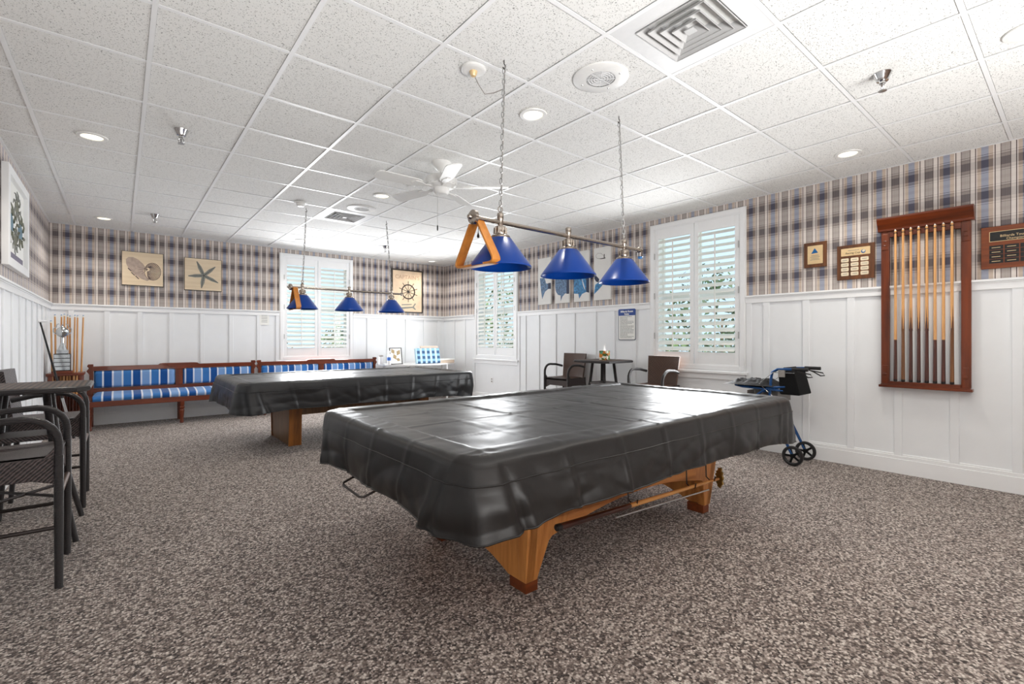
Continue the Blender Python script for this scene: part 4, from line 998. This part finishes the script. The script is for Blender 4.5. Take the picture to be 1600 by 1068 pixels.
for i, yc in enumerate((5.783, 5.368, 4.955, 4.550)):
    p = wall_thing('canvas_panel', 'right', yc, 1.806, 'white canvas panel of the billfish set, %s' % ('nearest the corner window, with the tail' if i == 0 else 'second from the corner window, speckled body' if i == 1 else 'third from the corner window, bright blue body' if i == 2 else 'nearest the wide window, with a tiny boat'), 'painting', 'billfish canvas panels')
    w_, h_ = 0.313, 0.778
    MB().box((-w_/2, -0.035, 0), (w_/2, -0.003, h_)).build('canvas', 'canvas', p, smooth=False, bevel=0.003)
    for j, (m, pts) in enumerate(FISH[i]):
        MB().prism([(-w_/2+a*w_, b*h_) for a, b in pts], 'y', -0.0362-0.0006*j, -0.035).build('painted_patch', m, p, smooth=False)
    if i == 3:
        MB().tube([(-w_/2+w_*q, -0.0355, h_*z) for q, z in ((0.60, 0.83), (0.45, 0.885), (0.25, 0.895), (0.12, 0.86), (0.16, 0.815), (0.3, 0.79))], 0.0015, 4).build('painted_line', 'inkdark', p)
# crab print on the near side wall
p = wall_thing('crab_print', 'left', 6.17, 1.84, 'deep white framed print of blue crabs on the plaid wall', 'picture')
mb = MB(); frame_ring(mb, -0.56, 0, 0.56, 0.84, 0.075, -0.05, -0.003); mb.build('frame', 'trimwhite', p, smooth=False, bevel=0.004)
MB().box((-0.49, -0.018, 0.07), (0.49, -0.006, 0.77)).build('mat_board', 'paper', p, smooth=False)
for k, (cxx, czz, sc, m) in enumerate(((-0.24, 0.40, 1.25, 'crab'), (0.08, 0.60, 1.0, 'crabdark'), (0.0, 0.28, 0.9, 'crabdark'), (0.27, 0.40, 1.2, 'crab'))):
    MB().prism([(cxx+0.11*sc*math.cos(a*PI/8), czz+0.07*sc*math.sin(a*PI/8)) for a in range(16)], 'y', -0.0195, -0.018).build('printed_crab', m, p, smooth=False)
    mb = MB()
    for a in range(8):
        t = a*PI/4+0.3; mb.tube([(cxx+0.10*sc*math.cos(t), -0.019, czz+0.065*sc*math.sin(t)), (cxx+0.18*sc*math.cos(t+0.2), -0.019, czz+0.12*sc*math.sin(t+0.2)), (cxx+0.20*sc*math.cos(t+0.5), -0.019, czz+0.14*sc*math.sin(t+0.5))], [0.012*sc, 0.008*sc, 0.004], 5)
    mb.build('printed_legs', 'crabdark' if m == 'crab' else 'inkgreen', p)
MB().box((-0.42, -0.0195, 0.085), (0.42, -0.018, 0.15)).build('printed_band', 'crabpurple', p, smooth=False)

# ================================================================== benches
def pillow(mb, x0, x1, y0, y1, z0, z1, bul, axis, nu=24, nv=8):
    # a padded slab: bulge on the face towards -y (axis 'y') or +z (axis 'z')
    def edge(t, n): return min(1.0, (1-abs(2*t-1))*n)**0.5
    if axis == 'y':
        mb.grid(lambda u, v: (x0+(x1-x0)*u, y0-bul*edge(u, 14)*edge(v, 3.5), z0+(z1-z0)*v), nu, nv)
    else:
        mb.grid(lambda u, v: (x0+(x1-x0)*u, y0+(y1-y0)*v, z1+bul*edge(u, 14)*edge(v, 3.5)), nu, nv)
def bench(x0, L, label):
    r = empty('settee_bench', (x0+L/2, YB-0.03, 0), 0, label, 'bench', 'striped settee benches along the back wall')
    h = L/2; yb, yf = -0.10, -0.535                      # back plane and front of the seat
    ztop = 0.845
    for s in (-1, 1):
        e = s*h
        def X(a): return e-s*a
        pts = [(X(0.0), 0.0), (X(0.055), 0.0), (X(0.055), 0.875), (X(0.0), 0.875), (X(-0.012), 0.85), (X(0.008), 0.82), (X(-0.018), 0.78), (X(0.012), 0.73), (X(0.012), 0.62), (X(-0.012), 0.58), (X(-0.012), 0.44), (X(0.004), 0.40)]
        mb = MB(); mb.prism(pts, 'y', yb-0.035, yb+0.02); mb.build('back_post', 'mahogz', r, smooth=False, bevel=0.004)
        mb = MB(); mb.box((min(X(0.055), X(0.0)), yf+0.03, 0.33), (max(X(0.055), X(0.0)), yb-0.03, 0.44)); mb.build('side_rail', 'mahog', r, smooth=False, bevel=0.004)
    pts = [(-h+0.05, ztop), (-0.26, ztop), (-0.235, ztop+0.018), (-0.20, ztop+0.022), (0.20, ztop+0.022), (0.235, ztop+0.018), (0.26, ztop), (h-0.05, ztop), (h-0.05, ztop-0.062), (-h+0.05, ztop-0.062)]
    mb = MB(); mb.prism(pts[::-1], 'y', yb-0.03, yb+0.01); mb.build('crest_rail', 'mahog', r, smooth=False, bevel=0.004)
    mb = MB(); mb.prism([(-0.16, ztop+0.018), (0.16, ztop+0.018), (0.13, ztop-0.03), (0.05, ztop-0.075), (-0.05, ztop-0.075), (-0.13, ztop-0.03)], 'y', yb-0.036, yb-0.028); mb.build('crest_carving', 'mahog', r, smooth=False, bevel=0.003)
    mb = MB(); mb.box((-h+0.05, yb-0.03, 0.475), (h-0.05, yb+0.01, 0.535)); mb.build('lower_rail', 'mahog', r, smooth=False, bevel=0.004)
    mb = MB(); mb.box((-0.045, yb-0.032, 0.535), (0.045, yb+0.01, ztop-0.06)); mb.build('centre_stile', 'mahogz', r, smooth=False, bevel=0.003)
    for a, b in ((-h+0.06, -0.048), (0.048, h-0.06)):
        mb = MB(); pillow(mb, a, b, yb-0.012, 0, 0.540, ztop-0.065, 0.035, 'y', 40, 10); mb.box((a, yb-0.012, 0.540), (b, yb+0.006, ztop-0.065)); mb.build('back_cushion', 'stripe', r)
    mb = MB()
    def seat(u, v):
        x = -h+0.06+(2*h-0.12)*u; eu = min(1, (1-abs(2*u-1))*22)**0.5
        if v < 0.3: t = v/0.3; y = yf-0.022*math.sin(t*PI*0.5)*1.0; z = 0.385+0.07*t; y = yf-0.02*math.sin(t*PI)
        else:
            t = (v-0.3)/0.7; y = yf+(yb-0.03-yf)*t; z = 0.455+0.032*math.sin(min(1, t*1.4)*PI/2)*eu
        return (x, y, z)
    mb.grid(seat, 60, 14); mb.box((-h+0.06, yf+0.01, 0.38), (h-0.06, yb-0.03, 0.45)); mb.build('seat_cushion', 'stripe', r)
    mb = MB(); mb.box((-h, yf-0.008, 0.315), (h, yf+0.035, 0.388)); mb.build('seat_rail', 'mahog', r, smooth=False, bevel=0.005)
    for x in (-h+0.03, 0.0, h-0.03):
        MB().lathe([(0.018, 0), (0.026, 0.01), (0.024, 0.03), (0.020, 0.05), (0.026, 0.11), (0.030, 0.16), (0.034, 0.19), (0.026, 0.20), (0.036, 0.22), (0.036, 0.24), (0.026, 0.25), (0.034, 0.262), (0.034, 0.32)], c=(x, yf+0.018, 0), n=18).build('leg', 'mahogz', r)
        MB().box((x-0.022, yb-0.02, 0), (x+0.022, yb+0.015, 0.48)).build('leg', 'mahogz', r, smooth=False)
    return r
bench(-0.345, 2.085, 'blue striped settee bench with mahogany frame under the shell and starfish pictures')
bench(1.775, 2.09, 'blue striped settee bench under the back window, mostly behind the far pool table')

# ================================================================== bistro sets
def bistro_chair(loc, rz, seatmat, label):
    r = empty('bistro_chair', loc, rz, label, 'chair', 'tall wicker armchairs')
    f, b = -0.215, 0.165; wx = 0.243; zs = 0.655
    mb = MB(); mb.grid(lambda u, v: ((u-0.5)*2*(wx-0.02), f+(b-f)*v, zs-0.014*math.sin(PI*u)*math.sin(PI*v)), 14, 12); mb.box((-wx+0.02, f, zs-0.035), (wx-0.02, b, zs-0.016)); mb.build('seat', seatmat, r)
    mb = MB(); t = 0.018; z0, z1 = zs-0.115, zs-0.008
    def sk(u): return z0+0.045*(2*abs(u-0.5))**0.0*(0 if abs(u-0.5) < 0.32 else -(abs(u-0.5)-0.32)/0.18*1.0)
    for sy in (f, b-t):
        pts = [(-wx+0.01, z1), (wx-0.01, z1), (wx-0.01, z0-0.04), (wx-0.10, z0), (-wx+0.10, z0), (-wx+0.01, z0-0.04)]; mb.prism(pts, 'y', sy, sy+t)
    for sx_ in (-wx+0.005, wx-0.005-t): mb.prism([(f, z1), (b, z1), (b, z0-0.03), (b-0.09, z0), (f+0.09, z0), (f, z0-0.03)], 'x', sx_, sx_+t)
    mb.build('seat_skirt', 'wicker', r, smooth=False, bevel=0.004)
    mb = MB()
    def bk(u, v, off):
        z = zs-0.02+0.375*v; wv = 0.205+0.022*v; cu = 0.030*(1-(2*u-1)**2)
        return ((2*u-1)*wv, b-0.005+0.050*v+cu-0.028+off, z)
    A = mb.grid(lambda u, v: bk(u, v, 0), 15, 12); B = mb.grid(lambda u, v: bk(u, v, 0.024), 15, 12)
    for i in range(14):
        mb.f([A[i][0], A[i+1][0], B[i+1][0], B[i][0]]); mb.f([A[i][-1], A[i+1][-1], B[i+1][-1], B[i][-1]])
    for j in range(11):
        mb.f([A[0][j], A[0][j+1], B[0][j+1], B[0][j]]); mb.f([A[-1][j], A[-1][j+1], B[-1][j+1], B[-1][j]])
    mb.build('backrest', seatmat, r)
    for s in (-1, 1):
        x = s*wx
        MB().tube([(x, f-0.005, 0), (x, f-0.005, 0.35), (x, f-0.005, zs)], [0.0165, 0.0185, 0.0185], 12).build('leg', 'wrap', r)
        MB().tube([(x*0.95, b+0.04, 0), (x*0.95, b+0.02, 0.3), (x*0.93, b-0.01, zs)], [0.0155, 0.017, 0.017], 12).build('leg', 'wrap', r)
        P = [(x, f-0.005, zs)]+[(x+s*0.012*math.sin(t*PI/2), f+0.12-0.125*math.cos(t*PI/2)+0.0, zs+0.065+0.125*math.sin(t*PI/2)) for t in (0.0, 0.2, 0.4, 0.6, 0.8, 1.0)]+[(x+s*0.006, f+0.24, zs+0.183), (x-s*0.012, b-0.02, zs+0.155)]
        MB().tube(P, 0.0175, 10).build('arm', 'wrap', r)
        MB().tube([(x, f, 0.30), (x*0.96, b+0.02, 0.30)], 0.010, 8).build('stretcher', 'darkmetal', r)
        MB().prism([(f, zs-0.01), (f+0.05, zs-0.01), (f+0.004, zs+0.05)], 'x', x-0.006, x+0.006).build('gusset', 'wicker', r, smooth=False)
    MB().tube([(-wx, f-0.005, 0.46), (wx, f-0.005, 0.46)], 0.014, 10).build('footrest', 'barbrown', r)
    MB().tube([(-wx*0.95, b+0.02, 0.30), (wx*0.95, b+0.02, 0.30)], 0.010, 8).build('stretcher', 'darkmetal', r)
    return r
def bistro_table(loc, label):
    r = empty('bistro_table', loc, 0, label, 'table', 'tall square wicker tables')
    h, c, zt = 0.292, 0.045, 0.945
    pts = [(-h+c, -h), (h-c, -h), (h, -h+c), (h, h-c), (h-c, h), (-h+c, h), (-h, h-c), (-h, -h+c)]
    mb = MB(); mb.prism(pts, 'z', zt-0.03, zt); mb.build('tabletop', 'woventop', r, smooth=False, bevel=0.008)
    mb = MB()
    k = [(p[0]*1.01, p[1]*1.01, zt-0.018) for p in pts]; mb.tube(k, 0.017, 8, closed=True); mb.build('edge_binding', 'wrap', r)
    for sx_ in (-1, 1):
        for sy in (-1, 1):
            MB().tube([(sx_*0.10, sy*0.10, zt-0.03), (sx_*0.125, sy*0.125, 0.64), (sx_*0.16, sy*0.17, 0.42), (sx_*0.245, sy*0.275, 0.0)], [0.020, 0.020, 0.018, 0.015], 10).build('leg', 'wrap', r)
    mb = MB(); mb.box((-0.14, -0.14, 0.615), (0.14, 0.14, 0.645)); mb.build('shelf', 'wicker', r, smooth=False, bevel=0.006)
    mb = MB(); mb.tube([(-0.19, -0.21, 0.27), (0.19, 0.21, 0.27)], 0.010, 8); mb.tube([(0.19, -0.21, 0.27), (-0.19, 0.21, 0.27)], 0.010, 8); mb.build('stretcher', 'darkmetal', r)
    return r
bistro_chair((-0.455, 3.49, 0), PI/2, 'wicker', 'dark wicker armchair in front of the tall table by the trophy, nearest the viewer')
bistro_chair((-0.430, 4.915, 0), PI/2, 'wicker', 'dark wicker armchair just behind the tall table, in front of the trophy corner')
bistro_table((-0.452, 4.19, 0), 'tall woven table between the two dark wicker armchairs near the trophy')
bistro_chair((5.215, 5.02, 0), -PI/2, 'wickerbrown', 'brown wicker armchair beneath the billfish panels')
bistro_chair((5.215, 3.47, 0), -PI/2, 'wickerbrown', 'brown wicker armchair against the wide shuttered window')
bistro_table((5.105, 4.22, 0), 'tall dark table under the rules sign, with a tissue box')
tb = empty('tissue_box', (5.10, 4.19, 0.945), 0.4, 'patterned tissue box on the table under the rules sign', 'tissue box')
MB().box((-0.058, -0.058, 0), (0.058, 0.058, 0.125)).build('box', 'tissuebox', tb, smooth=False, bevel=0.003)
mb = MB(); mb.grid(lambda u, v: ((0.004+0.022*(1-v)+0.012*math.sin(u*6*PI)*(0.4+v))*math.cos(u*2*PI), (0.004+0.016*(1-v)+0.01*math.cos(u*6*PI)*(0.4+v))*math.sin(u*2*PI), 0.12+0.085*v+0.012*math.sin(u*4*PI)*v), 24, 6, closeu=True); mb.build('tissue', 'tissue', tb)

# ================================================================== corner with the trophy and loose cues
st = empty('cue_stand', (-0.545, 8.52, 0), 0, 'mahogany floor stand for cues in the corner under the trophy', 'cue stand')
MB().box((-0.165, -0.16, 0.0), (0.165, 0.16, 0.10)).build('base', 'mahog', st, smooth=False, bevel=0.006)
MB().box((-0.18, -0.17, 0.755), (0.18, 0.17, 0.79)).build('top', 'mahog', st, smooth=False, bevel=0.006)
for sx_ in (-1, 1):
    for sy in (-1, 1): MB().lathe([(0.022, 0.0), (0.022, 0.30), (0.018, 0.32), (0.022, 0.34), (0.022, 0.76)], c=(sx_*0.145, sy*0.125, 0.0), n=14).build('post', 'mahogz', st)
MB().box((-0.14, 0.13, 0.10), (0.14, 0.15, 0.755)).build('back_panel', 'mahogz', st, smooth=False)
rnd = random.Random(11)
xs_ = [-0.68, -0.645, -0.585, -0.555, -0.525, -0.505, -0.455, -0.430, -0.375]; hs = [1.47, 1.55, 1.55, 1.56, 1.55, 1.54, 1.55, 1.545, 1.55]
lean = [0.10, 0.0, 0.03, 0.05, 0.02, 0.03, -0.03, 0.0, 0.0]
for i in range(9):
    c = cue('standing_cue', hs[i]-0.10, 'short', '%s of the nine cues standing in the corner stand, counted from the side wall' % ['first, leaning', 'second', 'third', 'fourth', 'fifth', 'sixth', 'seventh', 'eighth', 'ninth'][i], 'cues in the corner stand')
    c.location = (-0.67+0.031*i, 8.56+0.02*(i % 3), 0.10)
    d = (xs_[i]*1.02-c.location.x)/(hs[i]-0.1)
    c.rotation_euler = (0.0, math.atan(d), 0)
tr = empty('trophy', (-0.575, 8.42, 0.79), 0, 'tiered silver trophy cup on the mahogany cue stand', 'trophy')
MB().box((-0.10, -0.07, 0), (0.10, 0.07, 0.03)).build('plinth', 'mahog', tr, smooth=False, bevel=0.005)
MB().box((-0.08, -0.055, 0.03), (0.08, 0.055, 0.25)).build('column', 'plateblack', tr, smooth=False, bevel=0.003)
for k in range(4): MB().box((-0.076, -0.062, 0.04+k*0.052), (0.076, -0.056, 0.086+k*0.052)).build('name_band', 'silver', tr, smooth=False, bevel=0.002)
MB().box((-0.055, -0.045, 0.25), (0.055, 0.045, 0.30)).build('tier', 'silver', tr, smooth=False, bevel=0.003)
MB().lathe([(0.045, 0.30), (0.04, 0.32), (0.022, 0.37), (0.018, 0.40), (0.020, 0.43), (0.018, 0.46), (0.03, 0.47), (0.055, 0.49), (0.066, 0.53), (0.064, 0.555), (0.058, 0.56)], n=28).build('cup', 'silver', tr)
MB().lathe([(0.058, 0.558), (0.045, 0.58), (0.02, 0.595), (0.010, 0.61), (0.012, 0.62), (0.002, 0.63)], n=20).build('lid', 'silver', tr)
for s in (-1, 1): MB().tube([(s*0.06, 0, 0.50), (s*0.085, 0, 0.53), (s*0.085, 0, 0.57), (s*0.062, 0, 0.59), (s*0.05, 0, 0.63), (s*0.03, 0, 0.635)], 0.005, 6).build('handle', 'silver', tr)
pt = empty('leaning_club', (0, 0, 0), 0, 'black shaft with a small white head leaning across the trophy', 'golf club')
A_, B_ = Vector((-0.44, 7.95, 0.01)), Vector((-0.715, 7.72, 1.425))
MB().tube([A_, A_*0.5+B_*0.5, B_], [0.013, 0.012, 0.008], 10).build('shaft', 'rubber', pt)
MB().tube([A_+(B_-A_)*0.02, A_+(B_-A_)*0.36], [0.0145, 0.0135], 10).build('grip', 'steel', pt)
MB().tube([B_+Vector((-0.012, 0, 0.0)), B_+Vector((0.0, 0.01, 0.01)), B_+Vector((0.06, 0.02, 0.012))], [0.012, 0.016, 0.008], 8).build('head', 'whiteplastic', pt)

# ================================================================== corner table and what stands on it
et = empty('corner_table', (4.62, 8.40, 0), 0, 'white curved side table in the far corner beyond the pool table', 'table')
mb = MB(); pts = [(0.80, 0.50), (-0.72, 0.50), (-0.72, 0.10)]+[(-0.72+1.52*t, 0.10-0.34*math.sin(PI*min(1, t*1.05)*0.9)) for t in (0.1, 0.2, 0.35, 0.5, 0.65, 0.8, 0.92)]+[(0.80, 0.02)]
mb.prism(pts[::-1], 'z', 0.712, 0.742); mb.build('tabletop', 'whiteplastic', et, smooth=False, bevel=0.006)
for x, y in ((-0.62, 0.40), (0.70, 0.40), (-0.30, -0.10), (0.50, -0.12)): MB().lathe([(0.018, 0), (0.022, 0.3), (0.022, 0.713)], c=(x, y, 0), n=12).build('leg', 'whiteplastic', et)
pf = empty('photo_frame', (4.10, 8.46, 0.742), 0.05, 'dark framed leaf print standing on the corner table', 'picture frame')
mb = MB(); frame_ring(mb, -0.13, 0, 0.13, 0.32, 0.014, -0.012, 0.012); f_ = mb.build('frame', 'darkframe', pf, smooth=False, bevel=0.002); f_.rotation_euler = (-0.14, 0, 0)
b_ = MB().box((-0.118, -0.004, 0.012), (0.118, 0.004, 0.31)).build('print', 'paper', pf, smooth=False); b_.rotation_euler = (-0.14, 0, 0)
mb = MB()
for a, bq in (((0.0, 0.09), (-0.05, 0.20)), ((0.02, 0.17), (0.09, 0.28)), ((-0.03, 0.20), (-0.09, 0.30)), ((0.0, 0.11), (0.09, 0.07))):
    d = Vector(bq)-Vector(a); n = Vector((-d.y, d.x))*0.35; m = Vector(a)+d*0.5
    mb.prism([a, (m.x+n.x, m.y+n.y), bq, (m.x-n.x, m.y-n.y)], 'y', -0.006, -0.004)
l_ = mb.build('printed_leaf', 'khaki', pf, smooth=False); l_.rotation_euler = (-0.14, 0, 0)
MB().box((-0.11, -0.03, 0), (0.13, 0.10, 0.012)).build('base', 'darkframe', pf, smooth=False)
bo = empty('spray_bottle', (3.93, 8.42, 0.742), 0, 'slim white bottle with a blue label beside the leaf print', 'bottle')
MB().lathe([(0.034, 0), (0.036, 0.01), (0.036, 0.16), (0.03, 0.19), (0.014, 0.205), (0.012, 0.235)], n=20).build('body', 'whiteplastic', bo)
MB().lathe([(0.0368, 0.08), (0.0368, 0.14)], n=20, cap=False).build('label_band', 'label', bo)
MB().box((-0.034, -0.012, 0.232), (0.016, 0.012, 0.262)).build('spray_head', 'whiteplastic', bo, smooth=False, bevel=0.004)
tn = empty('tape_box', (3.845, 8.60, 0.742), 0, 'white canister standing behind the slim bottle', 'canister')
MB().lathe([(0.045, 0), (0.045, 0.14), (0.042, 0.15)], n=20).build('body', 'whiteplastic', tn); MB().lathe([(0.046, 0.15), (0.046, 0.17), (0.04, 0.178)], n=20).build('lid', 'greycap', tn)
gp = empty('gingham_pad', (4.68, 8.26, 0.750), -0.08, 'blue gingham pad propped upright on the corner table', 'cushion')
o = MB().box((-0.26, -0.03, 0.0), (0.26, 0.03, 0.30)).build('pad', 'gingham', gp, smooth=False, bevel=0.012); o.rotation_euler = (-0.22, 0, 0)
o = MB().box((-0.12, 0.03, 0.28), (0.26, 0.06, 0.355)).build('back_strip', 'beige', gp, smooth=False, bevel=0.004); o.rotation_euler = (-0.22, 0, 0)
bx_ = empty('flat_box', (5.10, 8.42, 0.742), 0, 'flat beige box beside the gingham pad', 'box')
MB().box((-0.20, -0.14, 0), (0.20, 0.14, 0.06)).build('body', 'beige', bx_, smooth=False, bevel=0.004); MB().box((-0.205, -0.145, 0.06), (0.205, 0.145, 0.082)).build('lid', 'paper', bx_, smooth=False, bevel=0.004)

# ================================================================== walker
wk = empty('rollator_walker', (5.17, 2.08, 0), 0, 'blue folded walker with black wheels parked by the wall', 'walker')
def wp(x, y, z): return (x-5.17, y-2.08, z)
for x in (5.03, 5.36):
    w1 = MB(); w1.lathe([(0.075, -0.016), (0.092, -0.014), (0.096, -0.006), (0.096, 0.006), (0.092, 0.014), (0.075, 0.016)], axis='x', n=28, cap=False)
    w1.lathe([(0.075, 0.016), (0.068, 0.010), (0.068, -0.010), (0.075, -0.016)], axis='x', n=28, cap=False)
    wo_ = w1.build('wheel', 'rubber', wk, loc=wp(x, 1.815, 0.097))
    mb = MB(); mb.lathe([(0.022, -0.014), (0.022, 0.014)], axis='x', n=14)
    for k in range(5):
        a = k*2*PI/5; mb.tube([(0, 0.015*math.cos(a), 0.015*math.sin(a)), (0, 0.072*math.cos(a), 0.072*math.sin(a))], 0.011, 6)
    mb.build('spokes', 'leather', wo_)
    wo2 = dup(wo_, wk); wo2.location = wp(x, 2.42, 0.097)
    s = -1 if x < 5.2 else 1
    MB().tube([wp(x, 1.815, 0.097), wp(x, 1.85, 0.17), wp(x, 2.02, 0.52), wp(x, 2.03, 0.62), wp(x, 2.01, 0.86), wp(x, 2.0, 0.90), wp(x, 1.95, 0.93), wp(x, 1.74, 0.938)], 0.0135, 10).build('rear_tube', 'walkerblue', wk)
    MB().tube([wp(x, 2.42, 0.097), wp(x, 2.40, 0.22), wp(x, 2.20, 0.62), wp(x, 2.05, 0.74), wp(x, 1.88, 0.76)], 0.0125, 10).build('front_tube', 'walkerblue', wk)
    MB().tube([wp(x, 1.82, 0.938), wp(x, 1.68, 0.938)], 0.0165, 10).build('grip', 'rubber', wk)
    MB().tube([wp(x, 1.80, 0.925), wp(x+0.002, 1.74, 0.90), wp(x, 1.68, 0.865), wp(x, 1.645, 0.87), wp(x, 1.66, 0.895), wp(x, 1.78, 0.915)], 0.006, 6).build('brake_lever', 'rubber', wk)
    MB().box(wp(x-0.022, 1.88, 0.855), wp(x+0.022, 1.94, 0.925)).build('brake_clamp', 'greycap', wk, smooth=False, bevel=0.004)
    MB().tube([wp(x, 1.80, 0.90), wp(x-0.03, 1.98, 0.90), wp(x-0.02, 2.12, 0.78), wp(x, 2.0, 0.66)], 0.004, 6).build('brake_cable', 'steel', wk)
MB().tube([wp(5.03, 2.08, 0.70), wp(5.36, 2.08, 0.70)], 0.011, 8).build('cross_bar', 'walkerblue', wk)
MB().tube([wp(5.03, 1.90, 0.72), wp(5.03, 2.30, 0.735), wp(5.10, 2.40, 0.74), wp(5.30, 2.40, 0.74), wp(5.36, 2.30, 0.735), wp(5.36, 1.90, 0.72)], 0.012, 8).build('seat_frame', 'walkerblue', wk)
MB().box(wp(5.05, 1.90, 0.735), wp(5.34, 2.36, 0.75)).build('seat', 'leather', wk, smooth=False, bevel=0.006)
mb = MB()
for i in range(5): mb.box(wp(5.04, 1.95+i*0.075, 0.60), wp(5.35, 1.953+i*0.075, 0.70))
mb.build('basket_wires', 'greycap', wk, smooth=False)
bag = empty('black_tote_bag', (5.12, 1.885, 0), 0, 'black fabric bag hanging from the walker handles', 'bag')
mb = MB(); v0 = [(-0.10, -0.10), (0.22, -0.10), (0.22, 0.08), (-0.10, 0.08)]
A4 = [mb.bm.verts.new((x, y-0.035, 0.685)) for x, y in v0]; B4 = [mb.bm.verts.new((x*0.95, y*0.8, 0.915)) for x, y in v0]; mb.f(A4); mb.f(B4)
for i in range(4): mb.f([A4[i], A4[(i+1) % 4], B4[(i+1) % 4], B4[i]])
mb.build('body', 'leather', bag, smooth=False, bevel=0.012)
MB().tube([(-0.085, 0, 0.91), (-0.085, 0.01, 0.945), (0.21, 0.01, 0.945), (0.21, 0, 0.91)], 0.006, 6).build('strap', 'leather', bag)
jk = empty('black_jacket', (5.17, 2.235, 0.752), 0, 'crumpled black jacket lying on the walker seat', 'jacket')
mb = MB()
def jf(u, v):
    x, y = (u-0.5)*0.36, (v-0.5)*0.50; e = min(1, 5*min(u, 1-u))*min(1, 5*min(v, 1-v))
    return (x, y, 0.004+e*(0.030+0.04*(1-v)+0.022*noise.noise(Vector((x*11, y*11, 2)))+0.02*noise.noise(Vector((x*28, y*28, 5)))))
mb.grid(jf, 34, 46); mb.build('cloth', 'jacket', jk, angle=80)
